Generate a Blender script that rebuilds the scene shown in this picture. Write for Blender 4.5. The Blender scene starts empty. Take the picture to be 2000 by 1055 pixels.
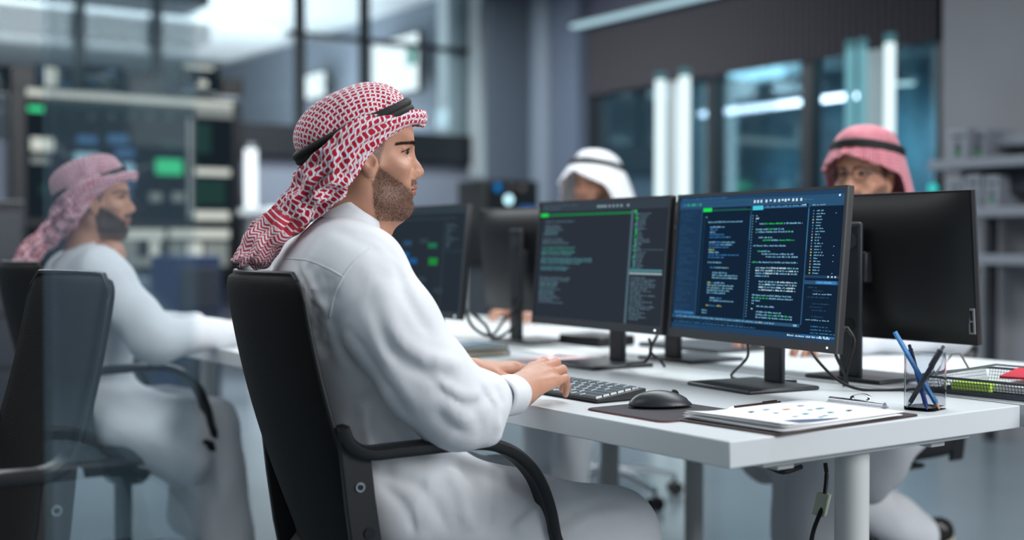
import bpy, bmesh, math, random
import numpy as np
from mathutils import Vector, Matrix

R = math.radians
random.seed(7)
rng = np.random.default_rng(11)
SC = bpy.context.scene
COL = SC.collection

# ---------------------------------------------------------------- camera
FPX = 2430.0
CAM = Vector((-1.372, -1.384, 1.05))
YAW = R(-34.8)
PITCH = math.atan(49.5 / FPX)
cam_d = bpy.data.cameras.new('camera')
cam = bpy.data.objects.new('camera', cam_d)
COL.objects.link(cam)
cam.location = CAM
cam.rotation_euler = (math.pi / 2 - PITCH, 0, YAW)
cam_d.sensor_width = 36.0
cam_d.lens = FPX / 2000 * 36.0
cam_d.clip_start = 0.05
cam_d.clip_end = 100
cam_d.dof.use_dof = True
cam_d.dof.focus_distance = 2.38
cam_d.dof.aperture_fstop = 1.5
SC.camera = cam
CROT = cam.rotation_euler.to_matrix()

SC.view_settings.view_transform = 'Standard'
SC.view_settings.look = 'None'
SC.view_settings.gamma = 1
SC.view_settings.exposure = 0.0
SC.view_settings.use_curve_mapping = False

def lin(c):
    return tuple(((v / 255) / 12.92 if v / 255 <= .04045 else ((v / 255 + .055) / 1.055) ** 2.4) for v in c)

# world: dim cool surroundings beyond the modelled part of the office
W = bpy.data.worlds.new('world'); SC.world = W; W.use_nodes = True
bgn = W.node_tree.nodes['Background']
bgn.inputs[0].default_value = (0.60, 0.65, 0.69, 1)
bgn.inputs[1].default_value = 0.52

def area_light(name, loc, size, power, color=(1, 1, 1), rot=(0, 0, 0), spread=180):
    d = bpy.data.lights.new(name, 'AREA')
    d.shape = 'RECTANGLE'; d.size, d.size_y = size
    d.energy = power; d.color = color; d.spread = R(spread)
    o = bpy.data.objects.new(name, d); COL.objects.link(o)
    o.location = loc; o.rotation_euler = rot
    return o
COOL = (0.93, 0.98, 1.0)
# daylight / ceiling lamps of the office, and an added upward fill
area_light('lamp_over_desks', (1.5, 1.0, 2.85), (0.9, 3.2), 96, COOL)
area_light('lamp_over_aisle', (-1.5, 1.6, 2.85), (0.9, 3.6), 40, COOL)
area_light('lamp_near_camera', (1.7, -3.0, 2.3), (2.4, 1.5), 135, (0.99, 0.99, 1.0), rot=tuple(Vector((-1.9, 3.6, -1.4)).to_track_quat('-Z', 'Y').to_euler()))
area_light('lamp_far_hall', (1.5, 6.2, 3.3), (6.0, 2.5), 380, COOL)
area_light('fill_behind_glass', (2.5, 11.5, 1.9), (6.0, 3.0), 210, COOL, rot=(R(180), 0, 0))  # hidden upward fill, added to brighten the ceiling behind the glass
area_light('lamp_window_room', (7.2, 5.5, 2.7), (1.2, 4.0), 115, (0.62, 0.9, 1.0))

def P(px, py, d):
    v = Vector(((px - 1000) / FPX, -(py - 527.5) / FPX, -1)) * d
    return CAM + CROT @ v
def ray(px, py):
    return (P(px, py, 1) - CAM)
def PX(px, py, x):
    r = ray(px, py); return CAM + r * ((x - CAM.x) / r.x)
def PY(px, py, y):
    r = ray(px, py); return CAM + r * ((y - CAM.y) / r.y)
def PZ(px, py, z):
    r = ray(px, py); return CAM + r * ((z - CAM.z) / r.z)
def az(a):
    a = R(a); f = Vector((math.sin(-YAW), math.cos(-YAW), 0)); r_ = Vector((f.y, -f.x, 0))
    return f * math.cos(a) + r_ * math.sin(a)

# ---------------------------------------------------------------- materials
MATS = {}
def nodes_of(m):
    m.use_nodes = True
    return m.node_tree.nodes, m.node_tree.links, m.node_tree.nodes['Principled BSDF']
def mat(name, rgb=None, rough=.5, metal=0, noise=None, bump=None, spec=.5, coat=0, trans=0, ior=1.45, emit=None, estr=1, sheen=0, alpha=1, sss=0):
    """noise = (scale, amount)  subtle colour variation;  bump = (scale, strength, distance)"""
    if name in MATS: return MATS[name]
    m = bpy.data.materials.new(name); MATS[name] = m
    N, L, b = nodes_of(m)
    c = lin(rgb) if rgb else (0.5, 0.5, 0.5)
    b.inputs['Base Color'].default_value = (*c, 1)
    b.inputs['Roughness'].default_value = rough
    b.inputs['Metallic'].default_value = metal
    b.inputs['Specular IOR Level'].default_value = spec
    b.inputs['Coat Weight'].default_value = coat
    b.inputs['Transmission Weight'].default_value = trans
    b.inputs['IOR'].default_value = ior
    b.inputs['Sheen Weight'].default_value = sheen
    b.inputs['Alpha'].default_value = alpha
    if sss:
        b.inputs['Subsurface Weight'].default_value = sss
        b.inputs['Subsurface Radius'].default_value = (1.0, .35, .2)
        b.inputs['Subsurface Scale'].default_value = .006
    if emit:
        b.inputs['Emission Color'].default_value = (*lin(emit), 1)
        b.inputs['Emission Strength'].default_value = estr
    tc = N.new('ShaderNodeTexCoord')
    if noise:
        n = N.new('ShaderNodeTexNoise'); n.inputs['Scale'].default_value = noise[0]; n.inputs['Detail'].default_value = 5
        L.new(tc.outputs['Object'], n.inputs['Vector'])
        mx = N.new('ShaderNodeMixRGB'); mx.blend_type = 'MIX'
        k = noise[1]
        mx.inputs[1].default_value = (*[max(0, v * (1 - k)) for v in c], 1)
        mx.inputs[2].default_value = (*[min(1, v * (1 + k)) for v in c], 1)
        L.new(n.outputs['Fac'], mx.inputs[0]); L.new(mx.outputs[0], b.inputs['Base Color'])
    if bump:
        n = N.new('ShaderNodeTexNoise'); n.inputs['Scale'].default_value = bump[0]; n.inputs['Detail'].default_value = 6
        L.new(tc.outputs['Object'], n.inputs['Vector'])
        bp = N.new('ShaderNodeBump'); bp.inputs['Strength'].default_value = bump[1]; bp.inputs['Distance'].default_value = bump[2]
        L.new(n.outputs['Fac'], bp.inputs['Height']); L.new(bp.outputs[0], b.inputs['Normal'])
    return m
def glow(name, rgb, s=1.0):
    if name in MATS: return MATS[name]
    m = bpy.data.materials.new(name); MATS[name] = m
    m.use_nodes = True; N = m.node_tree.nodes; L = m.node_tree.links
    for n in list(N): N.remove(n)
    e = N.new('ShaderNodeEmission'); e.inputs[0].default_value = (*lin(rgb), 1); e.inputs[1].default_value = s
    o = N.new('ShaderNodeOutputMaterial'); L.new(e.outputs[0], o.inputs[0])
    return m

# ---------------------------------------------------------------- object helpers
XF = {}
def empty(name, loc, rz=0, label=None, cat=None, group=None, M=None):
    o = bpy.data.objects.new(name, None); COL.objects.link(o)
    o.empty_display_size = .05
    if M is None:
        o.location = loc; o.rotation_euler = (0, 0, rz)
        M = Matrix.Translation(Vector(loc)) @ Matrix.Rotation(rz, 4, 'Z')
    XF[o.name] = M
    tag(o, label, cat, group)
    return o
def tag(o, label=None, cat=None, group=None, kind=None):
    if label: o['label'] = label
    if cat: o['category'] = cat
    if group: o['group'] = group
    if kind: o['kind'] = kind
    return o
def mesh_obj(name, V, F, mats, parent=None, world=False, smooth=40, uv=None, mi=None, bev=None, solid=None, attrs=None, sub=0):
    if parent is not None and world:
        Mi = XF[parent.name].inverted()
        V = np.asarray(V, dtype=float)
        Mn = np.array(Mi); V = V @ Mn[:3, :3].T + Mn[:3, 3]
    me = bpy.data.meshes.new(name)
    V = [tuple(float(c) for c in v) for v in V] if not isinstance(V, np.ndarray) else V.tolist()
    F = F.tolist() if isinstance(F, np.ndarray) else F
    me.from_pydata(V, [], F)
    if not isinstance(mats, (list, tuple)): mats = [mats]
    for m in mats: me.materials.append(m)
    if mi is not None:
        me.polygons.foreach_set('material_index', np.asarray(mi, dtype=np.int32))
    if uv is not None:
        ul = me.uv_layers.new(name='UVMap')
        li = np.empty(len(me.loops), dtype=np.int32); me.loops.foreach_get('vertex_index', li)
        uva = np.asarray(uv, dtype=np.float32)[li]
        ul.data.foreach_set('uv', uva.ravel())
    if attrs:
        for k, a in attrs.items():
            at = me.attributes.new(k, 'FLOAT', 'POINT'); at.data.foreach_set('value', np.asarray(a, dtype=np.float32))
    if smooth:
        me.polygons.foreach_set('use_smooth', [True] * len(me.polygons))
        if smooth < 180: me.set_sharp_from_angle(angle=R(smooth))
    me.update()
    o = bpy.data.objects.new(name, me); COL.objects.link(o)
    if parent is not None: o.parent = parent
    if bev:
        b = o.modifiers.new('bevel', 'BEVEL'); b.width = bev; b.segments = 2; b.limit_method = 'ANGLE'; b.angle_limit = R(35)
    if solid:
        s = o.modifiers.new('solid', 'SOLIDIFY'); s.thickness = solid; s.offset = -1 if solid > 0 else 0
    if sub:
        s = o.modifiers.new('sub', 'SUBSURF'); s.levels = sub; s.render_levels = sub
    return o
def kids(o):
    return [c for c in bpy.data.objects if c.parent == o]
def copy_tree(o, parent=None):
    c = o.copy(); COL.objects.link(c)
    if parent is not None: c.parent = parent
    if o.name in XF: XF[c.name] = XF[o.name]
    for ch in kids(o): copy_tree(ch, c)
    return c

class MB:
    """collects simple shapes into one mesh"""
    def __init__(s): s.V = []; s.F = []; s.M = []; s.T = Matrix.Identity(4)
    def _add(s, V, F, m=0):
        n = len(s.V); s.V += [tuple(s.T @ Vector(v)) for v in V]; s.F += [tuple(i + n for i in f) for f in F]; s.M += [m] * len(F); return s
    def box(s, lo, hi, m=0, rot=None, piv=None):
        x0, y0, z0 = lo; x1, y1, z1 = hi
        V = [Vector(p) for p in ((x0, y0, z0), (x1, y0, z0), (x1, y1, z0), (x0, y1, z0), (x0, y0, z1), (x1, y0, z1), (x1, y1, z1), (x0, y1, z1))]
        if rot is not None:
            c = Vector(piv) if piv is not None else sum(V, Vector()) / 8
            V = [c + rot @ (v - c) for v in V]
        return s._add(V, [(0, 3, 2, 1), (4, 5, 6, 7), (0, 1, 5, 4), (1, 2, 6, 5), (2, 3, 7, 6), (3, 0, 4, 7)], m)
    def cyl(s, a, b, r, r2=None, n=20, m=0, cap=True):
        a = Vector(a); b = Vector(b); r2 = r if r2 is None else r2
        z = (b - a).normalized(); t = Vector((0, 0, 1)) if abs(z.z) < .9 else Vector((1, 0, 0))
        x = z.cross(t).normalized(); y = z.cross(x)
        V = []
        for c, rr in ((a, r), (b, r2)):
            for i in range(n):
                w = 2 * math.pi * i / n; V.append(c + (x * math.cos(w) + y * math.sin(w)) * rr)
        F = [(i, (i + 1) % n, n + (i + 1) % n, n + i) for i in range(n)]
        F = [f[::-1] for f in F]
        if cap: F += [tuple(range(n)), tuple(range(2 * n - 1, n - 1, -1))]
        return s._add(V, F, m)
    def lathe(s, c, prof, n=28, m=0, cap=True):
        c = Vector(c); V = []; F = []
        for (r, z) in prof:
            for i in range(n):
                w = 2 * math.pi * i / n; V.append(c + Vector((r * math.cos(w), r * math.sin(w), z)))
        for k in range(len(prof) - 1):
            for i in range(n): F.append((k * n + i, k * n + (i + 1) % n, (k + 1) * n + (i + 1) % n, (k + 1) * n + i))
        if cap: F += [tuple(range(n - 1, -1, -1)), tuple(range((len(prof) - 1) * n, len(prof) * n))]
        return s._add(V, F, m)
    def prism(s, pts, axis, lo, hi, m=0):
        """pts 2-D outline; axis 'x','y','z' = extrusion axis"""
        n = len(pts)
        def mk(p, t):
            return {'x': (t, p[0], p[1]), 'y': (p[0], t, p[1]), 'z': (p[0], p[1], t)}[axis]
        V = [mk(p, lo) for p in pts] + [mk(p, hi) for p in pts]
        F = [tuple(range(n)), tuple(range(2 * n - 1, n - 1, -1))] + [(i, n + i, n + (i + 1) % n, (i + 1) % n) for i in range(n)]
        return s._add(V, F, m)
    def sweep(s, path, prof, up=(0, 0, 1), m=0, cap=True, closed=False, scale=None):
        """prof: 2-D outline (side, up)"""
        path = [Vector(p) for p in path]; n = len(prof); V = []; F = []
        side = None
        for i, p in enumerate(path):
            if closed: t = path[(i + 1) % len(path)] - path[i - 1]
            else: t = path[min(i + 1, len(path) - 1)] - path[max(i - 1, 0)]
            t.normalize(); sd = t.cross(Vector(up))
            if sd.length < .05: sd = side if side is not None else t.cross(Vector((1, 0, 0)))
            sd.normalize(); side = sd; u = sd.cross(t)
            k = scale[i] if scale else 1
            for (a, b) in prof: V.append(p + sd * a * k + u * b * k)
        m_ = len(path)
        for i in range(m_ if closed else m_ - 1):
            j = (i + 1) % m_
            for q in range(n): F.append((i * n + q, i * n + (q + 1) % n, j * n + (q + 1) % n, j * n + q))
        if cap and not closed: F += [tuple(range(n - 1, -1, -1)), tuple(range((m_ - 1) * n, m_ * n))]
        return s._add(V, F, m)
    def tube(s, path, r, n=8, m=0, closed=False):
        return s.sweep(path, [(r * math.cos(2 * math.pi * i / n), r * math.sin(2 * math.pi * i / n)) for i in range(n)], m=m, closed=closed)
    def quad(s, a, b, c, d, m=0): return s._add([a, b, c, d], [(0, 1, 2, 3)], m)
    def build(s, name, mats, parent=None, world=False, smooth=40, bev=None, **k):
        return mesh_obj(name, s.V, s.F, mats, parent, world, smooth, mi=s.M, bev=bev, **k)
def crom(pts, n):
    """Catmull-Rom through pts, n samples per span"""
    A = np.array([tuple(p) for p in pts], float); out = []
    Q = np.vstack([2 * A[0] - A[1], A, 2 * A[-1] - A[-2]])
    for i in range(len(A) - 1):
        p0, p1, p2, p3 = Q[i:i + 4]
        for k in range(n):
            t = k / n
            out.append(.5 * (2 * p1 + (p2 - p0) * t + (2 * p0 - 5 * p1 + 4 * p2 - p3) * t * t + (3 * p1 - p0 - 3 * p2 + p3) * t ** 3))
    out.append(A[-1]); return np.array(out)
def rrect(w, h, r, n=4):
    o = []
    for (cx, cy, a0) in ((w / 2 - r, h / 2 - r, 0), (-w / 2 + r, h / 2 - r, 90), (-w / 2 + r, -h / 2 + r, 180), (w / 2 - r, -h / 2 + r, 270)):
        for k in range(n + 1):
            a = R(a0 + 90 * k / n); o.append((cx + r * math.cos(a), cy + r * math.sin(a)))
    return o

# ---------------------------------------------------------------- implicit surfaces
class SDF:
    def __init__(s, lo, hi, h):
        s.h = h; s.lo = np.array([float(v) for v in lo])
        s.n = np.ceil((np.array([float(v) for v in hi]) - s.lo) / h).astype(int) + 1
        s.ax = [(s.lo[i] + h * np.arange(s.n[i])).astype(np.float32) for i in range(3)]
        s.F = np.full(tuple(s.n), 1.0, dtype=np.float32)
    def _sub(s, lo, hi):
        sl = []
        for i in range(3):
            a = int(max(0, math.floor((lo[i] - s.lo[i]) / s.h))); b = int(min(s.n[i], math.ceil((hi[i] - s.lo[i]) / s.h) + 1))
            if b <= a: return None, None
            sl.append(slice(a, b))
        g = np.meshgrid(*[s.ax[i][sl[i]] for i in range(3)], indexing='ij', sparse=True)
        return tuple(sl), g
    def _op(s, sl, d, k, op):
        f = s.F[sl]
        if op == 'add':
            if k > 0:
                h_ = np.maximum(k - np.abs(f - d), 0) / k; s.F[sl] = np.minimum(f, d) - h_ * h_ * k * .25
            else: s.F[sl] = np.minimum(f, d)
        else:
            d = -d
            if k > 0:
                h_ = np.maximum(k - np.abs(f - d), 0) / k; s.F[sl] = np.maximum(f, d) + h_ * h_ * k * .25
            else: s.F[sl] = np.maximum(f, d)
    def rc(s, a, b, ra, rb=None, k=.02, op='add', flat=None):
        """round cone; flat=(dir, factor) squeezes the section along dir"""
        rb = ra if rb is None else rb
        a = np.array([float(v) for v in a]); b = np.array([float(v) for v in b]); m = max(ra, rb) + k + 2 * s.h
        sl, g = s._sub(np.minimum(a, b) - m, np.maximum(a, b) + m)
        if sl is None: return s
        x, y, z = g[0] - a[0], g[1] - a[1], g[2] - a[2]
        ab = b - a; L2 = max(float(ab @ ab), 1e-9)
        t = np.clip((x * ab[0] + y * ab[1] + z * ab[2]) / L2, 0, 1)
        x = x - t * ab[0]; y = y - t * ab[1]; z = z - t * ab[2]
        if flat is not None:
            n = np.array([float(v) for v in flat[0]]); n /= np.linalg.norm(n); q = (1 / flat[1] - 1) * (x * n[0] + y * n[1] + z * n[2])
            x = x + q * n[0]; y = y + q * n[1]; z = z + q * n[2]
        d = np.sqrt(x * x + y * y + z * z) - (ra + t * (rb - ra))
        if flat is not None and flat[1] < 1: d = d * (flat[1] * .5 + .5)
        s._op(sl, d.astype(np.float32), k, op); return s
    def chain(s, pts, rs, k=.02, op='add', flat=None):
        for i in range(len(pts) - 1): s.rc(pts[i], pts[i + 1], rs[i], rs[i + 1], k, op, flat)
        return s
    def ell(s, c, r, rot=None, k=.02, op='add'):
        c = np.array([float(v) for v in c]); r = np.array(r, float); m = r.max() + k + 2 * s.h
        sl, g = s._sub(c - m, c + m)
        if sl is None: return s
        x, y, z = g[0] - c[0], g[1] - c[1], g[2] - c[2]
        if rot is not None:
            Rm = np.array(rot)[:3, :3]   # columns = local axes
            x, y, z = (x * Rm[0, i] + y * Rm[1, i] + z * Rm[2, i] for i in range(3))
        q = np.sqrt((x / r[0]) ** 2 + (y / r[1]) ** 2 + (z / r[2]) ** 2)
        q2 = np.sqrt((x / r[0] ** 2) ** 2 + (y / r[1] ** 2) ** 2 + (z / r[2] ** 2) ** 2)
        d = q * (q - 1) / np.maximum(q2, 1e-6)
        d = np.where(q < .2, -r.min() * .9, d)
        s._op(sl, d.astype(np.float32), k, op); return s
    def disp(s, fn, lim=.04):
        X, Y, Z = np.meshgrid(*s.ax, indexing='ij', sparse=True)
        msk = np.abs(s.F) < lim
        idx = np.nonzero(msk)
        s.F[idx] += fn(s.ax[0][idx[0]], s.ax[1][idx[1]], s.ax[2][idx[2]]).astype(np.float32); return s
    def clip(s, n, c):
        """remove the half space n.p > c"""
        X, Y, Z = np.meshgrid(*s.ax, indexing='ij', sparse=True)
        s.F = np.maximum(s.F, (n[0] * X + n[1] * Y + n[2] * Z - c).astype(np.float32)); return s
    def at(s, p):
        i = np.clip(np.round((np.array(p) - s.lo) / s.h).astype(int), 0, s.n - 1); return s.F[tuple(i)]
    def hit(s, px, py, d0, d1):
        """first surface depth along a view ray"""
        r = np.array(P(px, py, 1) - CAM); c = np.array(CAM)
        ds = np.arange(d0, d1, s.h * .5); pts = c + ds[:, None] * r
        i = np.clip(np.round((pts - s.lo) / s.h).astype(int), 0, s.n - 1)
        f = s.F[i[:, 0], i[:, 1], i[:, 2]]; w = np.nonzero(f < 0)[0]
        return None if len(w) == 0 else ds[w[0]]
    def crease(s, pix, r, depth=0, k=.01, op='sub', d0=1.6, d1=3.0, taper=True):
        """cloth crease / ridge following the surface under a line of sight points"""
        pts = []
        A = crom(pix, 5)
        for (a, b) in A:
            d = s.hit(a, b, d0, d1)
            if d is None: continue
            pts.append(np.array(P(a, b, d + depth)))
        if len(pts) < 2: return s
        good = [pts[0]]
        for p in pts[1:]:
            if np.linalg.norm(p - good[-1]) < .09: good.append(p)
        n = len(good)
        rr = [r * (math.sin(math.pi * (i + .6) / (n + .2)) ** .6 if taper else 1) for i in range(n)]
        S = s.F.copy() if False else None
        for i in range(n - 1): s.rc(good[i], good[i + 1], max(rr[i], .001), max(rr[i + 1], .001), k, op)
        return s
    def fold(s, pix, w, amp, cusp=True, d0=1.6, d1=3.0):
        """cloth fold along a line on the surface: amp > 0 raises, amp < 0 sinks; cusp = sharp bottom"""
        pts = []
        for (a, b) in crom(pix, 5):
            d = s.hit(a, b, d0, d1)
            if d is not None: pts.append(np.array(P(a, b, d)))
        good = pts[:1]
        for p in pts[1:]:
            if np.linalg.norm(p - good[-1]) < .09: good.append(p)
        if len(good) < 2: return s
        G = np.array(good); m = w * 4 + .01
        sl, g = s._sub(G.min(0) - m, G.max(0) + m)
        if sl is None: return s
        f = s.F[sl]; I = np.nonzero(np.abs(f) < .03)
        X = np.stack([g[k].ravel()[I[k]] for k in range(3)], 1)
        best = np.full(len(X), 9.0); par = np.zeros(len(X)); n = len(G) - 1
        for i in range(n):
            a, b = G[i], G[i + 1]; ab = b - a; t = np.clip(((X - a) @ ab) / max(ab @ ab, 1e-9), 0, 1)
            d = np.linalg.norm(X - a - t[:, None] * ab, axis=1); u = d < best
            best[u] = d[u]; par[u] = (i + t[u]) / n
        pr = np.exp(-best / w) if cusp else np.exp(-(best / w) ** 2)
        env = np.clip(np.sin(np.pi * np.clip(par, .0, 1)) * 1.6, 0, 1)
        v = f[I] - (amp * pr * env).astype(np.float32); f[I] = v; s.F[sl] = f; return s
    def merge(s, o, k):
        h_ = np.maximum(k - np.abs(s.F - o.F), 0) / k; s.F = np.minimum(s.F, o.F) - h_ * h_ * k * .25; return s
    def mesh(s, smooth_it=0):
        F = s.F; h = s.h; nx, ny, nz = F.shape
        S = F < 0
        cnt = np.zeros((nx - 1, ny - 1, nz - 1), np.float32); acc = [np.zeros_like(cnt) for _ in range(3)]
        def cells(dx, dy, dz): return (slice(dx, nx - 1 + dx), slice(dy, ny - 1 + dy), slice(dz, nz - 1 + dz))
        # active cells
        c8 = np.zeros(cnt.shape, np.int8)
        for dx in (0, 1):
            for dy in (0, 1):
                for dz in (0, 1): c8 += S[cells(dx, dy, dz)]
        act = (c8 > 0) & (c8 < 8)
        I = np.nonzero(act); n = len(I[0])
        idx = np.full(act.shape, -1, np.int64); idx[I] = np.arange(n)
        pos = np.zeros((n, 3)); c = np.zeros(n)
        corners = [(a, b, d) for a in (0, 1) for b in (0, 1) for d in (0, 1)]
        val = {q: F[I[0] + q[0], I[1] + q[1], I[2] + q[2]].astype(float) for q in corners}
        for q in corners:
            for ax in range(3):
                if q[ax]: continue
                q2 = list(q); q2[ax] = 1; q2 = tuple(q2)
                a, b = val[q], val[q2]; m = (a < 0) != (b < 0)
                t = np.where(m, a / np.where(m, a - b, 1), 0)
                for k in range(3):
                    pos[:, k] += np.where(m, q[k] + (t if k == ax else 0), 0)
                c += m
        pos /= c[:, None]
        V = s.lo + h * (pos + np.stack(I, 1))
        Fs = []
        for ax in range(3):
            o1, o2 = [(1, 2), (2, 0), (0, 1)][ax]
            sa = [slice(0, None)] * 3; sb = [slice(0, None)] * 3
            sa[ax] = slice(0, -1); sb[ax] = slice(1, None)
            A, B = S[tuple(sa)], S[tuple(sb)]
            m = A != B
            E = np.nonzero(m); E = np.stack(E, 1)
            ok = (E[:, o1] > 0) & (E[:, o2] > 0) & (E[:, o1] < F.shape[o1] - 1) & (E[:, o2] < F.shape[o2] - 1)
            E = E[ok]; flip = A[tuple(E.T)]
            def ci(d1, d2):
                q = E.copy(); q[:, o1] += d1; q[:, o2] += d2; return idx[tuple(q.T)]
            Q = np.stack([ci(-1, -1), ci(0, -1), ci(0, 0), ci(-1, 0)], 1)
            Q[~flip] = Q[~flip][:, ::-1]
            Q = Q[(Q >= 0).all(1)]
            Fs.append(Q)
        Fa = np.concatenate(Fs)
        for _ in range(smooth_it):
            e = np.concatenate([Fa[:, [0, 1]], Fa[:, [1, 2]], Fa[:, [2, 3]], Fa[:, [3, 0]]])
            sm = np.zeros_like(V); ct = np.zeros(len(V))
            for k in range(3):
                sm[:, k] += np.bincount(e[:, 0], V[e[:, 1], k], len(V)) + np.bincount(e[:, 1], V[e[:, 0], k], len(V))
            ct = np.bincount(e[:, 0], minlength=len(V)) + np.bincount(e[:, 1], minlength=len(V))
            V = V * .5 + .5 * sm / ct[:, None]
        return V, Fa
def joinm(*ms):
    V = []; F = []; n = 0
    for v, f in ms:
        V.append(v); F.append(np.asarray(f) + n); n += len(v)
    return np.concatenate(V), np.concatenate(F)
def xform(V, M):
    A = np.array(M); return V @ A[:3, :3].T + A[:3, 3]
SC.cycles.use_denoising = True
try:
    SC.cycles.denoiser = 'OPENIMAGEDENOISE'
except Exception: pass
SC.cycles.max_bounces = 8
SC.cycles.sample_clamp_indirect = 6

# ---------------------------------------------------------------- cloth / skin materials
def skin_mat():
    m = mat('skin', (196, 152, 130), rough=.48, sss=.12, spec=.4)
    N, L, b = nodes_of(m)
    tc = N.new('ShaderNodeTexCoord')
    n1 = N.new('ShaderNodeTexNoise'); n1.inputs['Scale'].default_value = 26; n1.inputs['Detail'].default_value = 6
    n2 = N.new('ShaderNodeTexNoise'); n2.inputs['Scale'].default_value = 700; n2.inputs['Detail'].default_value = 3
    L.new(tc.outputs['Object'], n1.inputs['Vector']); L.new(tc.outputs['Object'], n2.inputs['Vector'])
    mx = N.new('ShaderNodeMixRGB'); mx.inputs[1].default_value = (*lin((170, 120, 98)), 1); mx.inputs[2].default_value = (*lin((198, 150, 126)), 1)
    L.new(n1.outputs['Fac'], mx.inputs[0])
    at = N.new('ShaderNodeAttribute'); at.attribute_name = 'beard'
    # stubble broken up by noise
    ad = N.new('ShaderNodeMath'); ad.operation = 'MULTIPLY_ADD'; ad.inputs[1].default_value = 1.6; ad.inputs[2].default_value = -.85
    L.new(n2.outputs['Fac'], ad.inputs[0])
    s2 = N.new('ShaderNodeMath'); s2.operation = 'ADD'; L.new(at.outputs['Fac'], s2.inputs[0])
    mm = N.new('ShaderNodeMath'); mm.operation = 'MULTIPLY'; L.new(ad.outputs[0], mm.inputs[0]); L.new(at.outputs['Fac'], mm.inputs[1])
    L.new(mm.outputs[0], s2.inputs[1]); s2.use_clamp = True
    m2 = N.new('ShaderNodeMixRGB'); m2.inputs[2].default_value = (*lin((40, 33, 31)), 1)
    L.new(s2.outputs[0], m2.inputs[0]); L.new(mx.outputs[0], m2.inputs[1])
    # lips
    al = N.new('ShaderNodeAttribute'); al.attribute_name = 'lips'
    m3 = N.new('ShaderNodeMixRGB'); m3.inputs[2].default_value = (*lin((146, 98, 86)), 1)
    L.new(al.outputs['Fac'], m3.inputs[0]); L.new(m2.outputs[0], m3.inputs[1])
    L.new(m3.outputs[0], b.inputs['Base Color'])
    bp = N.new('ShaderNodeBump'); bp.inputs['Strength'].default_value = .25; bp.inputs['Distance'].default_value = .0006
    L.new(n2.outputs['Fac'], bp.inputs['Height']); L.new(bp.outputs[0], b.inputs['Normal'])
    return m
SKIN = skin_mat()
HAIR = mat('dark_hair', (22, 17, 16), rough=.6)

def cloth_white(name='white_thobe_cloth', c=(218, 221, 226)):
    m = mat(name, c, rough=.62, sheen=.15, spec=.3)
    N, L, b = nodes_of(m)
    tc = N.new('ShaderNodeTexCoord')
    n = N.new('ShaderNodeTexNoise'); n.inputs['Scale'].default_value = 9; n.inputs['Detail'].default_value = 3; n.inputs['Distortion'].default_value = 1.2
    L.new(tc.outputs['Object'], n.inputs['Vector'])
    w = N.new('ShaderNodeTexNoise'); w.inputs['Scale'].default_value = 900
    L.new(tc.outputs['Object'], w.inputs['Vector'])
    b1 = N.new('ShaderNodeBump'); b1.inputs['Strength'].default_value = .18; b1.inputs['Distance'].default_value = .010
    L.new(n.outputs['Fac'], b1.inputs['Height'])
    b2 = N.new('ShaderNodeBump'); b2.inputs['Strength'].default_value = .12; b2.inputs['Distance'].default_value = .0005
    L.new(w.outputs['Fac'], b2.inputs['Height']); L.new(b1.outputs[0], b2.inputs['Normal'])
    L.new(b2.outputs[0], b.inputs['Normal'])
    return m
WHITE = cloth_white()
AGAL = mat('black_cord', (12, 13, 15), rough=.75, bump=(260, .8, .0015))

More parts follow.
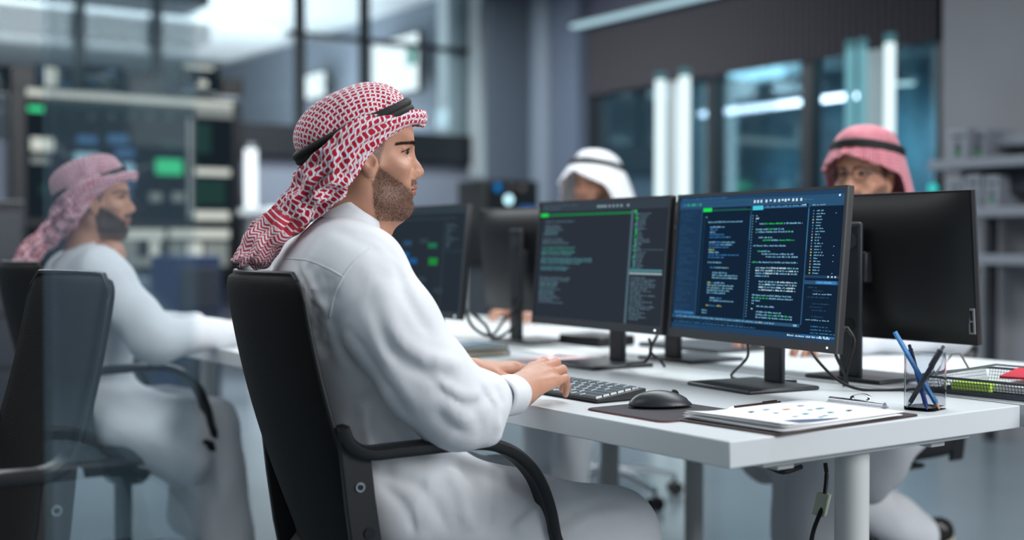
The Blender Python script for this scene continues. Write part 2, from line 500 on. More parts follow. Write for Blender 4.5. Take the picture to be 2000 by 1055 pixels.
def checked(name, red, white, pitch=.0125, soft=.0, thick=1.0):
    """red and white woven head cloth: small ovals, alternately lying and standing"""
    if name in MATS: return MATS[name]
    m = mat(name, red, rough=.85, sheen=.2, spec=.2); N, L, b = nodes_of(m)
    uv = N.new('ShaderNodeUVMap'); uv.uv_map = 'UVMap'
    nz = N.new('ShaderNodeTexNoise'); nz.inputs['Scale'].default_value = 130; nz.inputs['Detail'].default_value = 2
    L.new(uv.outputs[0], nz.inputs['Vector'])
    def M(op, a, b_=None, c=None):
        n = N.new('ShaderNodeMath'); n.operation = op
        for i, v in enumerate((a, b_, c)):
            if v is None: continue
            if isinstance(v, (int, float)): n.inputs[i].default_value = v
            else: L.new(v, n.inputs[i])
        return n.outputs[0]
    sp = N.new('ShaderNodeSeparateXYZ'); L.new(uv.outputs[0], sp.inputs[0])
    sn = N.new('ShaderNodeSeparateXYZ'); L.new(nz.outputs['Color'], sn.inputs[0])
    jx = M('MULTIPLY_ADD', sn.outputs[0], .34, -.17); jy = M('MULTIPLY_ADD', sn.outputs[1], .34, -.17)
    U = M('ADD', M('DIVIDE', sp.outputs[0], pitch), jx); V = M('ADD', M('DIVIDE', sp.outputs[1], pitch), jy)
    fu = M('FLOOR', U); fv = M('FLOOR', V)
    par = M('FLOORED_MODULO', M('ADD', fu, fv), 2.0)
    x = M('SUBTRACT', M('SUBTRACT', U, fu), .5); y = M('SUBTRACT', M('SUBTRACT', V, fv), .5)
    ax = M('ABSOLUTE', x); ay = M('ABSOLUTE', y)
    # par 0: wide along x ; par 1: wide along y
    mxa = N.new('ShaderNodeMix'); mxa.data_type = 'FLOAT'
    L.new(par, mxa.inputs[0]); L.new(ax, mxa.inputs[2]); L.new(ay, mxa.inputs[3]); a = mxa.outputs[0]
    mxb = N.new('ShaderNodeMix'); mxb.data_type = 'FLOAT'
    L.new(par, mxb.inputs[0]); L.new(ay, mxb.inputs[2]); L.new(ax, mxb.inputs[3]); c = mxb.outputs[0]
    d = M('ADD', M('POWER', M('DIVIDE', a, .42 * thick), 2.6), M('POWER', M('DIVIDE', c, .275 * thick), 2.6))
    f1 = M('LESS_THAN', d, 1.0)
    # thin joining threads along one diagonal
    dg = M('ABSOLUTE', M('SUBTRACT', x, y)); f2 = M('LESS_THAN', dg, .07)
    f2 = M('MULTIPLY', f2, M('GREATER_THAN', M('ADD', ax, ay), .30))
    f = M('MAXIMUM', f1, f2)
    mr = N.new('ShaderNodeMixRGB'); mr.inputs[1].default_value = (*lin(white), 1); mr.inputs[2].default_value = (*lin(red), 1)
    L.new(f, mr.inputs[0]); L.new(mr.outputs[0], b.inputs['Base Color'])
    bp = N.new('ShaderNodeBump'); bp.inputs['Strength'].default_value = .5; bp.inputs['Distance'].default_value = .0006
    L.new(f, bp.inputs['Height']); L.new(bp.outputs[0], b.inputs['Normal'])
    return m
def border_mat(name, red, white, u0):
    """striped band followed by zigzag rows, coordinates in metres along the cloth (u0 = start)"""
    m = mat(name, red, rough=.85, sheen=.2, spec=.2); N, L, b = nodes_of(m)
    uv = N.new('ShaderNodeUVMap'); uv.uv_map = 'UVMap'
    def M(op, a, b_=None, c=None):
        n = N.new('ShaderNodeMath'); n.operation = op
        for i, v in enumerate((a, b_, c)):
            if v is None: continue
            if isinstance(v, (int, float)): n.inputs[i].default_value = v
            else: L.new(v, n.inputs[i])
        return n.outputs[0]
    sp = N.new('ShaderNodeSeparateXYZ'); L.new(uv.outputs[0], sp.inputs[0])
    t = M('SUBTRACT', sp.outputs[0], u0)
    zz = M('PINGPONG', sp.outputs[1], .008)
    fr = M('FLOORED_MODULO', M('ADD', t, zz), .0075)
    zig = M('LESS_THAN', fr, .0036)
    st = M('MULTIPLY', M('GREATER_THAN', M('FLOORED_MODULO', M('ADD', t, .003), .011), .0032), 1.0)
    isb = M('LESS_THAN', t, .032)
    mx = N.new('ShaderNodeMix'); mx.data_type = 'FLOAT'
    L.new(isb, mx.inputs[0]); L.new(zig, mx.inputs[2]); L.new(st, mx.inputs[3])
    mr = N.new('ShaderNodeMixRGB'); mr.inputs[1].default_value = (*lin(white), 1); mr.inputs[2].default_value = (*lin(red), 1)
    L.new(mx.outputs[0], mr.inputs[0]); L.new(mr.outputs[0], b.inputs['Base Color'])
    return m
RED = checked('red_white_headcloth', (172, 24, 46), (218, 216, 226), pitch=.0128, thick=1.06)
PINK = checked('faded_red_headcloth', (168, 44, 68), (214, 194, 206), pitch=.0145)
PINKD = checked('rose_headcloth', (150, 42, 60), (182, 134, 144), pitch=.010)
WHITECLOTH = mat('white_headcloth', (214, 217, 222), rough=.8, sheen=.2)

# ---------------------------------------------------------------- head (local: x forward, y left, z up, origin at ear height)
def head_mesh(h=.0015, neck_to=None, full=True):
    s = SDF((-.13, -.1, -.20), (.14, .1, .17), h)
    s.ell((-.010, 0, .052), (.098, .076, .088), k=0)
    s.ell((.030, 0, -.012), (.062, .060, .090), k=.03)
    s.ell((.030, 0, .045), (.062, .064, .055), k=.03)          # forehead
    for y in (-1, 1):
        s.rc((.000, y * .050, -.052), (.066, y * .014, -.088), .015, .014, k=.03)      # jaw
        s.rc((.000, y * .052, -.05), (.002, y * .058, .0), .017, .016, k=.03)
        s.ell((.056, y * .045, -.012), (.024, .020, .018), k=.022)      # cheekbone
        s.rc((.084, y * .010, .037), (.070, y * .046, .038), .0095, .010, k=.016)      # brow ridge
    s.ell((.034, 0, -.058), (.052, .044, .040), k=.03)
    s.ell((.070, 0, -.046), (.029, .027, .030), k=.022)         # muzzle
    s.rc((.074, -.008, -.086), (.074, .008, -.086), .0175, k=.018)   # chin
    for y in (-1, 1):
        s.ell((.090, y * .034, .019), (.0165, .0185, .0115), k=.014, op='sub')    # eye socket
    # nose
    s.rc((.083, 0, .026), (.101, 0, -.006), .0078, .0088, k=.014)
    s.rc((.101, 0, -.006), (.1075, 0, -.0155), .0088, .0102, k=.008)
    for y in (-1, 1):
        s.ell((.0985, y * .0125, -.0205), (.0105, .0068, .0085), k=.007)
        s.ell((.102, y * .0065, -.0275), (.0055, .003, .0028), k=.003, op='sub')
    s.rc((.094, 0, -.026), (.103, 0, -.0245), .0045, .005, k=.006)
    # mouth
    s.ell((.0935, 0, -.0440), (.0095, .019, .0050), k=.006)
    s.ell((.0910, 0, -.0565), (.0090, .017, .0058), k=.006)
    s.rc((.1035, -.008, -.0497), (.1035, .008, -.0497), .0013, k=.003, op='sub')
    for y in (-1, 1): s.rc((.1035, y * .008, -.0497), (.088, y * .025, -.0515), .0013, .0016, k=.003, op='sub')
    s.ell((.0985, 0, -.069), (.008, .016, .0045), k=.010, op='sub')
    for y in (-1, 1): s.ell((.078, y * .068, .024), (.022, .019, .024), k=.018, op='sub')     # outer orbit
    # eyeballs with lids
    for y in (-1, 1):
        s.ell((.0665, y * .031, .0205), (.0150, .0165, .0120), k=.004)
        s.rc((.0800, y * .020, .0270), (.0785, y * .034, .0290), .0026, .0030, k=.005); s.rc((.0785, y * .034, .0290), (.0690, y * .047, .0245), .0030, .0030, k=.005)
        s.ell((.0795, y * .0345, .0203), (.0090, .0150, .0042), k=.002, op='sub')   # upper lid fold
    # ears
    for y in (-1, 1):
        c = (-.002, y * .078, .004)
        s.ell(c, (.019, .007, .032), rot=Matrix.Rotation(R(-14), 3, 'Y'), k=.006)
        s.ell((.000, y * .083, .004), (.010, .006, .017), rot=Matrix.Rotation(R(-14), 3, 'Y'), k=.004, op='sub')
        s.ell((.003, y * .077, -.024), (.008, .0055, .009), k=.006)
    for y in (-1, 1):
        s.ell((.040, y * .083, .030), (.034, .016, .032), k=.02, op='sub')      # temple
        s.ell((.046, y * .074, -.048), (.028, .018, .026), k=.02, op='sub')      # cheek hollow
        s.rc((.103, y * .019, -.020), (.092, y * .033, -.050), .003, .003, k=.008, op='sub')
    # neck
    s.rc((-.020, 0, -.05), (-.040, 0, -.19), .055, .060, k=.03)
    s.rc((.028, 0, -.085), (.000, 0, -.19), .034, .042, k=.035)
    V, F = s.mesh(smooth_it=1)
    return V, F
def head_attrs(V, style='stubble'):
    x, y, z = V[:, 0], V[:, 1], V[:, 2]; a = np.abs(y)
    def st(e0, e1, t): t = np.clip((t - e0) / (e1 - e0), 0, 1); return t * t * (3 - 2 * t)
    # upper limit of the beard on the cheek: slants from sideburn to mouth corner
    lim = np.where(x > .018, -.003 - (x - .020) * .62, .03)
    b = st(.0, 1, (lim + .004 - z) / .020) * st(.0, 1, (x + .004 + (z + .03) * .18) / .010)
    b *= st(0, 1, (z + .130) / .03)
    # moustache
    mo = st(0, 1, (x - .080) / .006) * st(0, 1, (-.0285 - z) / .004) * st(0, 1, (z + .046) / .004) * (a < .032)
    b = np.where((x > .080) & (z > -.0715) & (a < .022), 0, b)
    sp = (x > .08) & (z < -.0605) & (z > -.075) & (a < .007)
    b = np.maximum(np.maximum(b, mo * .95), np.where(sp, .8, 0))
    # hairline / sideburn
    sb = st(0, 1, (.031 + (z - .02) * .25 - x) / .008) * (z > -.03) * (x > -.002) * (a > .04)
    hair = st(0, 1, (z - .02 - np.clip(x, 0, .1) * .9) / .01) * (x < .055) + (x < -.026) * (z > -.03)
    hair = np.where((a > .072) & (np.abs(z) < .04) & (x > -.03), 0, hair)
    k = {'stubble': .55, 'beard': 1.0}[style]
    be = b * k
    be = np.maximum(be, sb * .75)
    # under jaw thinner
    be *= np.where(z < -.09, .75, 1)
    be = np.maximum(be, np.clip(hair, 0, 1) * .97)
    # eyebrow
    zc = .0375 - ((a - .030) / .03) ** 2 * .006
    eb = (np.abs(z - zc) < .0038 - np.clip(a - .035, 0, 1) * .05) & (a > .010) & (a < .060) & (x > .05)
    be = np.maximum(be, eb * .93)
    # lash line
    be = np.where((a > .0735) & (x < .022) & (x > -.03) & (z > -.036) & (z < .045), 0, be)
    lips = ((x > .0905) & (a < .024) & (z < -.0405) & (z > -.0620)).astype(float)
    be = np.where(lips > 0, 0, be)
    return be, lips
HV, HF = head_mesh()
def beard_hairs(style, n, length, seed=3, only_y=None, brow=False):
    """short facial hair strands as thin slivers"""
    be, lips = head_attrs(HV, 'beard')
    r = np.random.default_rng(seed)
    x, y, z = HV.T
    ok = (be > .55) & (z < .0) & (x > -.0) & (lips < .5)
    ok &= (z > -.125)
    if brow: ok = (np.abs(z - (.0375 - ((np.abs(y) - .030) / .03) ** 2 * .006)) < .0036) & (np.abs(y) > .010) & (np.abs(y) < .060) & (x > .05)
    ctr = HV[HF].mean(1); okf = ok[HF].all(1)
    fi = np.nonzero(okf)[0]
    if only_y is not None: fi = fi[ctr[fi, 1] * only_y > -.02]
    pick = r.choice(fi, n)
    A, B, C_, D = (HV[HF[pick, i]] for i in range(4))
    u = r.random((n, 1)); v = r.random((n, 1))
    p = A * (1 - u) * (1 - v) + B * u * (1 - v) + C_ * u * v + D * (1 - u) * v
    nrm = np.cross(B - A, D - A); nrm /= np.linalg.norm(nrm, axis=1, keepdims=True) + 1e-9
    dn = np.array([.25, 0, -1.0]) + r.normal(0, .35, (n, 3))
    if brow: dn = np.stack([np.full(n, -.6), np.sign(p[:, 1]) * .8, np.full(n, .25)], 1) + r.normal(0, .22, (n, 3))
    d = dn * .75 + nrm * .55; d /= np.linalg.norm(d, axis=1, keepdims=True)
    L_ = length * (.5 + r.random((n, 1)))
    sd = np.cross(d, nrm); sd /= np.linalg.norm(sd, axis=1, keepdims=True) + 1e-9
    w = .00016 if not brow else .00022
    V = np.concatenate([p - sd * w - nrm * .0004, p + sd * w - nrm * .0004, p + d * L_], 0)
    i = np.arange(n); F = np.stack([i, i + n, i + 2 * n], 1)
    return V, F

# ---------------------------------------------------------------- hands
def hand_prims(s, side, M, curl=(28, 32, 36, 38), pip=(48, 52, 54, 50), k=.006, sc=1.0, spread=1.0, thumb=((.030, .034, -.012), (.060, .046, -.022), (.086, .040, -.034))):
    """side=+1: thumb towards +y.  local x = towards finger tips, z = back of hand"""
    def T(p): return M @ Vector((p[0] * sc, p[1] * sc * side, p[2] * sc))
    up = (M.to_3x3() @ Vector((0, 0, 1)))
    mcp = [(.088, .027, .002), (.092, .009, .005), (.087, -.009, .003), (.078, -.026, -.002)]
    lens = [(.040, .025, .018), (.045, .028, .019), (.041, .026, .018), (.032, .020, .016)]
    rad = [(.0098, .0086, .0078, .0062), (.0100, .0088, .0078, .0062), (.0096, .0083, .0074, .0060), (.0086, .0074, .0066, .0055)]
    base = [(.008, .013, 0), (.006, .005, .002), (.006, -.005, .002), (.008, -.013, -.001)]
    for i in range(4):
        s.rc(T(base[i]), T(mcp[i]), .0165 * sc, .0118 * sc, k=.012, flat=(up, .88))
    s.rc(T((.035, .006, -.006)), T((.070, .0, -.006)), .020 * sc, .018 * sc, k=.014)
    for i in range(4):
        # knuckle and tendon
        s.ell(T((mcp[i][0] - .002, mcp[i][1], mcp[i][2] + .0035)), (.0085 * sc,) * 3, k=.006)
        s.rc(T((.030, mcp[i][1] * .62, .0125)), T((mcp[i][0] - .008, mcp[i][1], mcp[i][2] + .0095)), .0022 * sc, .0028 * sc, k=.006)
        an = R(-curl[i]); sx = R((1.5 - i) * 3.2 * spread)
        p = Vector(mcp[i]); q = [p]
        for j, L_ in enumerate(lens[i]):
            d = Vector((math.cos(an) * math.cos(sx), math.sin(sx) * math.cos(an), math.sin(an)))
            p = p + d * L_; q.append(p.copy())
            an -= R(pip[i] if j == 0 else pip[i] * .45)
        for j in range(3):
            s.rc(T(q[j]), T(q[j + 1]), rad[i][j] * sc, rad[i][j + 1] * sc, k=k if j == 0 else .003)
        s.ell(T(q[1]), (rad[i][1] * 1.06 * sc,) * 3, k=.003)
    th = [Vector(t) for t in thumb]
    s.rc(T((.012, .016, -.006)), T(th[0]), .0165 * sc, .0135 * sc, k=.014)
    s.rc(T(th[0]), T(th[1]), .0128 * sc, .0105 * sc, k=.006)
    s.rc(T(th[1]), T(th[2]), .0102 * sc, .0078 * sc, k=.004)
def frame(o, x, up):
    x = Vector(x).normalized(); up = Vector(up); y = up.cross(x).normalized(); z = x.cross(y)
    M = Matrix.Identity(4)
    for i in range(3): M[i][0] = x[i]; M[i][1] = y[i]; M[i][2] = z[i]; M[i][3] = Vector(o)[i]
    return M

# ---------------------------------------------------------------- head cloth
def grid_faces(nu, nv, close_v=False):
    F = []
    for i in range(nu - 1):
        for j in range(nv if close_v else nv - 1):
            j2 = (j + 1) % nv
            F.append((i * nv + j, i * nv + j2, (i + 1) * nv + j2, (i + 1) * nv + j))
    return F
def dome(c0, tilt, a, b, h, wr=.004, seed=0, n1=120, n2=46, phimax=102):
    ca, sa = math.cos(tilt), math.sin(tilt)
    V = []; UV = []
    for i in range(n2):
        ph = R(phimax) * i / (n2 - 1)
        s_ = abs(math.sin(ph)) ** .74; c_ = math.copysign(abs(math.cos(ph)) ** .84, math.cos(ph))
        tuck = 1 - .10 * max(0, (ph - R(82)) / R(20)) ** 2
        for j in range(n1):
            th = 2 * math.pi * j / n1
            w = wr * math.sin(ph) ** 2 * (math.sin(7 * th + 2 * math.sin(2 * th + seed) + seed) * .6 + math.sin(13 * th + 3 * ph + seed) * .4)
            w += wr * .8 * math.sin(ph * 5 + 2.5 * math.sin(th * 2 + seed)) * math.sin(ph)
            x = (a * s_ * tuck + w) * math.cos(th); y = (b * s_ * tuck + w) * math.sin(th); z = h * c_
            V.append((c0[0] + x * ca - z * sa, c0[1] + y, c0[2] + x * sa + z * ca))
            UV.append((.5 + ph * .105 * math.cos(th), .5 + ph * .105 * math.sin(th)))
    return np.array(V), grid_faces(n2, n1, True), np.array(UV)
def agal_mesh(c0, tilt, a, b, r, gap=.8):
    mb = MB(); ca, sa = math.cos(tilt), math.sin(tilt)
    for k, off in enumerate((-gap * r, gap * r)):
        path = []
        for j in range(72):
            th = 2 * math.pi * j / 72; x = (a + k * .001) * math.cos(th); y = b * math.sin(th); z = off + .0015 * math.sin(3 * th + k)
            path.append((c0[0] + x * ca - z * sa, c0[1] + y, c0[2] + x * sa + z * ca))
        mb.sweep(path, [(r * math.cos(2 * math.pi * i / 12), r * math.sin(2 * math.pi * i / 12)) for i in range(12)], up=(0, 0, 1), closed=True)
    return mb
# ================================================================ the man in front
HEAD_AZ = 74.4
hc = P(708.5, 318, 2.35)
fx = az(HEAD_AZ)
HM = frame(hc, fx, (0, 0, 1))                      # head frame in the world
TH = R(HEAD_AZ - 84.4 + 10)                        # (kept for reference)
def Hl(px, py, y):
    """head-local point of the near side from its place in the profile"""
    S_ = FPX / 2.35
    # view direction dependent projection: solve for local x at given local y
    r = ray(px, py); r = r / 1.0
    Mi = HM.inverted(); o = Mi @ CAM; d = (Mi.to_3x3() @ r)
    t = (y - o.y) / d.y
    p = o + d * t
    return (p.x, y, p.z)
man = empty('person', (-.30, .72, 0), 0, 'person in white thobe and bright red checked headcloth typing at the blue code monitor', 'person')
XF[man.name] = Matrix.Translation((-.30, .72, 0))
# ---- body: head + neck, arms and hands, covered trunk and legs, joined in one mesh
B_F = az(70); B_W = az(160)          # facing, right-hand side
C0 = Vector((-.31, .715, 0))
def bp_(f, w, z): v = C0 + B_F * f + B_W * w; return Vector((v.x, v.y, z))
wristR = P(1012, 766, 2.315); elbowR = P(900, 798, 2.195); shR = P(694, 548, 2.17)
wristL = P(925, 727, 2.60); elbowL = Vector((-.16, 1.02, .80)); shL = bp_(-.0, -.185, 1.015)
cores = SDF((-.62, .2, .02), (.42, 1.2, 1.12), .011)
cores.ell(bp_(.085, 0, .60), (.12, .16, .12), k=0)
cores.ell(bp_(.02, 0, .85), (.10, .15, .22), k=.05)
for w in (-.1, .1):
    kn = Vector((.15, .74 - w * 1.7, .50)); an = Vector((.13, .74 - w * 1.7, .07))
    cores.rc(bp_(.09, w, .55), kn, .08, .055, k=.04); cores.rc(kn, an, .052, .035, k=.02)
cores.rc(shR, elbowR, .05, .04, k=.03); cores.rc(shL, elbowL, .05, .04, k=.03)
cores.rc(bp_(0, 0, 1.0), bp_(.03, 0, 1.08), .055, .05, k=.04)
hs = SDF(Vector((-.16, .35, .68)), Vector((.30, 1.02, .88)), .0019)
upR = Vector((-.10, -.30, 1)).normalized()
dirR = (P(1080, 722, 2.41) - wristR); dirR.z = .028
MR = frame(wristR + Vector((0, 0, .004)), dirR, (-.30, -.42, 1))
hs.chain([elbowR, elbowR.lerp(wristR, .6), wristR - dirR * .02], [.043, .033, .031], k=.01, flat=(upR, .85))
hs.rc(wristR - dirR * .1, wristR + dirR * .22, .0315, .029, k=.016, flat=(upR, .88))
hand_prims(hs, 1, MR, curl=(3, 5, 7, 8), pip=(58, 60, 62, 60), sc=1.08)
dirL = Vector((.13, .0, -.002)) + az(60) * .04
ML = frame(wristL, dirL, (.05, .15, 1))
hs.chain([elbowL, elbowL.lerp(wristL, .55), wristL], [.045, .038, .029], k=.012)
hs.rc(wristL, wristL + dirL * .2, .028, .027, k=.014, flat=((0, 0, 1), .8))
hand_prims(hs, -1, ML, curl=(8, 12, 14, 16), pip=(34, 38, 40, 40), sc=1.05)
hs.clip((0, 0, 1), .879)
hm = hs.mesh(smooth_it=1)
cm = cores.mesh()
hvw = xform(HV, HM)
V, F = joinm((hvw, HF), hm, cm)
be, lips = head_attrs(HV, 'stubble')
z_ = np.zeros(len(V)); z2 = z_.copy(); z_[:len(be)] = be; z2[:len(be)] = lips
mesh_obj('body', V, F, SKIN, man, True, smooth=180, attrs={'beard': z_, 'lips': z2})
bv, bf = beard_hairs('stubble', 9000, .0034, only_y=-1)
mesh_obj('beard', xform(bv, HM), bf, HAIR, man, True, smooth=0)
bv, bf = beard_hairs('stubble', 1300, .0040, seed=8, brow=True)
mesh_obj('eyebrows', xform(bv, HM), bf, HAIR, man, True, smooth=0)
# eyes
EYEW = mat('eye_white', (150, 138, 134), rough=.25); IRIS = mat('iris', (40, 26, 20), rough=.1)
LASH = HAIR
def make_eyes(M, par, both=True):
    for y in (-1, 1):
        mb = MB(); c = Vector((.0688, y * .031, .0205))
        mb.T = M @ Matrix.Translation(c) @ Matrix.Rotation(R(-20), 4, 'Z') @ Matrix.Rotation(R(90), 4, 'Y')
        mb.lathe((0, 0, 0), [(.0122 * math.sin(R(a)), -.0 + .0122 * math.cos(R(a))) for a in (2, 14, 26, 40, 60, 80, 100, 130)], n=20, m=0)
        mb.lathe((0, 0, .0004), [(.0066, .0106), (.0050, .0116), (.001, .0123)], n=16, m=1)
        mb.build('eye', [EYEW, IRIS], par, True, smooth=60)
        # lid edges and lashes
        lb = MB(); lb.T = M
        def sx(yy, zz, o):
            q = np.abs(HV[:, 1] - yy) + np.abs(HV[:, 2] - zz); q = q + (HV[:, 0] < .03) * 9; i = np.argsort(q)[:6]
            nn = Vector((.8, .6 * y if abs(yy) > .036 else .2 * y, 0)).normalized()
            return Vector((HV[i, 0].max(), yy, zz)) + nn * o
        up = [sx(y * a_, b_, .0008) for a_, b_ in ((.0180, .0185), (.0235, .0240), (.0310, .0262), (.0400, .0248), (.0465, .0215), (.0510, .0180))]
        lo = [sx(y * a_, b_, .0004) for a_, b_ in ((.0180, .0185), (.0245, .0160), (.0325, .0148), (.0410, .0158), (.0470, .0178))]
        lb.tube(crom(up, 4), .0010, 6, m=0); lb.tube(crom(lo, 4), .0006, 6, m=0)
        lb.build('eyelid', [LASH, SKIN], par, True, smooth=180)
make_eyes(HM, man)

# ---- head cloth
gv, gf, guv = dome((-.017, 0, .056), R(27), .1125, .094, .083, wr=.0026, seed=1)
gv = xform(gv, HM)
dome_o = mesh_obj('headcloth', gv, gf, [RED], man, True, smooth=180, uv=guv)
SEC = [
 [(831, 216, 0), (835, 227, 0), (834, 239, 0), (829, 249, 0)],
 [(823, 214, -.030), (826, 226, -.034), (822, 238, -.034), (813, 243, -.028)],
 [(797, 215, -.056), (800, 228, -.064), (796, 240, -.064), (788, 252, -.058)],
 [(752, 222, -.092), (760, 238, -.094), (758, 256, -.090), (751, 277, -.077)],
 [(704, 230, -.107), (709, 258, -.114), (714, 284, -.101), (719, 309, -.085)],
 [(666, 252, -.109), (675, 288, -.116), (688, 316, -.106), (699, 341, -.089)],
 [(630, 286, -.094), (642, 320, -.106), (660, 345, -.106), (682, 360, -.092)],
 [(594, 320, -.045), (606, 350, -.080), (632, 370, -.088), (674, 384, -.086)],
 [(575, 352, .0), (588, 378, -.060), (618, 392, -.078), (652, 400, -.074)],
 [(550, 384, .0), (567, 405, -.050), (598, 418, -.062), (622, 425, -.030)],
 [(520, 414, .0), (540, 432, -.044), (566, 447, -.048), (586, 455, -.012)],
 [(490, 436, .0), (512, 458, -.044), (536, 472, -.044), (556, 478, -.008)],
 [(476, 466, .0), (494, 484, -.042), (516, 497, -.042), (540, 503, -.006)],
 [(457, 496, .0), (476, 500, -.044), (500, 512, -.044), (527, 522, -.006)],
 [(451, 509, .0), (465, 514, -.026), (484, 523, -.028), (508, 525, -.004)],
]
def build_wrap():
    rows = [crom([Hl(*p) for p in s_], 14) for s_ in SEC]      # (n_sec, nv, 3)
    A = np.stack(rows)                                         # along axis 0 resample
    nv = A.shape[1]
    cols = [crom(A[:, j], 12) for j in range(nv)]
    G = np.stack(cols, 1)                                      # nu, nv, 3
    nu = G.shape[0]
    # arc-length coordinates
    du = np.linalg.norm(np.diff(G, axis=0), axis=2).mean(1); u = np.concatenate([[0], np.cumsum(du)])
    dv = np.linalg.norm(np.diff(G, axis=1), axis=2); v = np.concatenate([np.zeros((nu, 1)), np.cumsum(dv, 1)], 1)
    v = v - v.mean(1, keepdims=True)
    # normals (outwards = -y side)
    Tu = np.gradient(G, axis=0); Tv = np.gradient(G, axis=1); Nn = np.cross(Tu, Tv); Nn /= np.linalg.norm(Nn, axis=2, keepdims=True) + 1e-9
    if Nn[nu // 2, nv // 2, 1] > 0: Nn = -Nn
    U = u[:, None] * np.ones((1, nv)); t = np.linspace(0, 1, nv)[None, :] * np.ones((nu, 1))
    tot = u[-1]; s_ = U / tot
    env = np.clip((s_ - .16) / .3, 0, 1); edge = np.sin(np.pi * t) ** .5
    ph = 2 * np.pi * t
    fold = (np.abs(np.sin(1.6 * ph + 2.2 * s_ * 3 + .8)) - .5) * .6 + .45 * np.sin(3.1 * ph - 5 * s_ * 2 + 1.3) + .25 * np.sin(5.3 * ph + 9 * s_ + 2)
    amp = (.0016 + .0085 * env)
    cross = .0050 * env * np.sin(s_ * 62 + 2.5 * np.sin(ph) + 3 * t) * (s_ > .45)
    fl = (fold * amp + cross) * (.35 + .65 * edge) * np.where(s_ < .05, .3, 1)
    G2 = G + Nn * fl[..., None]
    G2[:, 0] = G[:, 0] + Nn[:, 0] * (fl[:, :1] * .3)
    UV = np.stack([U, v], 2)
    # turn the weave to run diagonally on the tail
    nearV = G2.reshape(-1, 3); far = G2.copy(); far[..., 1] *= -1
    far[..., 1] = np.where(np.abs(G2[..., 1]) < 1e-6, 0, far[..., 1])
    F1 = grid_faces(nu, nv); F1 = [f[::-1] for f in F1]
    F2 = [tuple(i + nu * nv for i in f[::-1]) for f in F1]
    global RED_U0
    RED_U0 = u[int(9.5 * 12)]
    mi = [1 if max(u[i // nv] for i in f) > RED_U0 else 0 for f in F1]
    VV = np.concatenate([nearV, far.reshape(-1, 3)]); UVc = np.concatenate([UV.reshape(-1, 2)] * 2)
    return VV, F1 + F2, UVc, mi + mi, tot
WV, WF, WUV, WMI, WTOT = build_wrap()
print('wrap length', WTOT)
REDB = border_mat('red_white_border', (190, 50, 70), (226, 222, 228), float(RED_U0))
wrap = mesh_obj('headcloth_fold', xform(WV, HM), WF, [RED, REDB], dome_o, False, smooth=180, uv=WUV, mi=WMI, solid=.0022)
Mi_ = XF[man.name].inverted()
for v_ in wrap.data.vertices: v_.co = Mi_ @ v_.co
# agal
am = agal_mesh((-.017, 0, .058), R(27), .1150, .0935, .0088, gap=.62)
am.V = [tuple(HM @ Vector(v)) for v in am.V]
am.build('agal', AGAL, man, True, smooth=180)

# ---- thobe
th = SDF((-.66, .22, .10), (.46, 1.26, 1.16), .0055)
th.ell(bp_(.085, 0, .60), (.140, .180, .14), k=0)
th.ell(bp_(.045, 0, .74), (.125, .165, .16), k=.07)
th.ell(bp_(-.005, 0, .90), (.125, .185, .15), k=.06)
th.rc(bp_(-.005, .145, .99), bp_(-.005, -.145, .99), .088, .088, k=.06)
th.rc(bp_(.005, .105, 1.022), bp_(.012, .02, 1.050), .056, .052, k=.05)
th.rc(bp_(.005, -.105, 1.022), bp_(.012, -.02, 1.050), .056, .052, k=.05)
# near sleeve, in its own field so that it lies on the trunk with a clear edge
sv = SDF((-.66, .22, .10), (.46, 1.26, 1.16), .0055)
s0 = P(700, 535, 2.20); s1 = P(765, 638, 2.175); s2 = P(835, 742, 2.17); s3 = P(893, 800, 2.19)
sv.rc(P(672, 505, 2.27), s0, .070, .080, k=0)
sv.chain([s0, s1, s2, s3], [.081, .079, .075, .068], k=.035)
sv.rc(s3, P(934, 826, 2.20), .064, .036, k=.03)
sv.rc(P(890, 795, 2.19), P(942, 780, 2.225), .067, .048, k=.035)
sv.rc(P(942, 780, 2.225), P(984, 771, 2.265), .047, .0315, k=.02)
sv.rc(P(948, 808, 2.2), P(960, 850, 2.195), .026, .012, k=.03)
for pts, w, amp, cu in (
  ([(745, 590), (780, 660), (828, 697), (872, 707), (905, 713)], .014, 0.0098, False),
  ([(735, 625), (765, 685), (815, 722), (862, 735), (900, 740)], .012, -0.0084, False),
  ([(672, 633), (709, 680), (743, 735), (780, 792), (804, 823)], .010, -0.0098, True),
  ([(700, 590), (735, 660), (770, 730), (815, 800)], .014, 0.0070, False),
  ([(838, 735), (869, 769), (906, 789), (940, 786), (964, 769)], .006, -0.0112, True),
  ([(842, 722), (874, 756), (908, 774), (940, 770)], .010, 0.0084, False),
  ([(943, 752), (950, 772), (964, 789), (976, 825)], .006, -0.0112, True),
  ([(930, 790), (940, 830), (942, 865)], .010, -0.0084, True),
  ([(955, 765), (966, 800), (974, 850)], .008, 0.0084, False),
  ([(850, 800), (880, 835), (925, 850)], .012, -0.0070, True),
  ([(862, 765), (895, 810), (925, 825)], .014, 0.0056, False),
  ([(765, 500), (806, 600), (850, 665)], .012, -0.0056, False),
  ([(690, 500), (740, 560), (775, 640)], .016, 0.0042, False),
  ([(963, 752), (975, 770), (985, 795)], .004, -0.0056, True)):
    sv.fold(pts, w, amp, cu)
# far sleeve
th.chain([shL, elbowL, elbowL.lerp(wristL, .40)], [.078, .062, .052], k=.04)
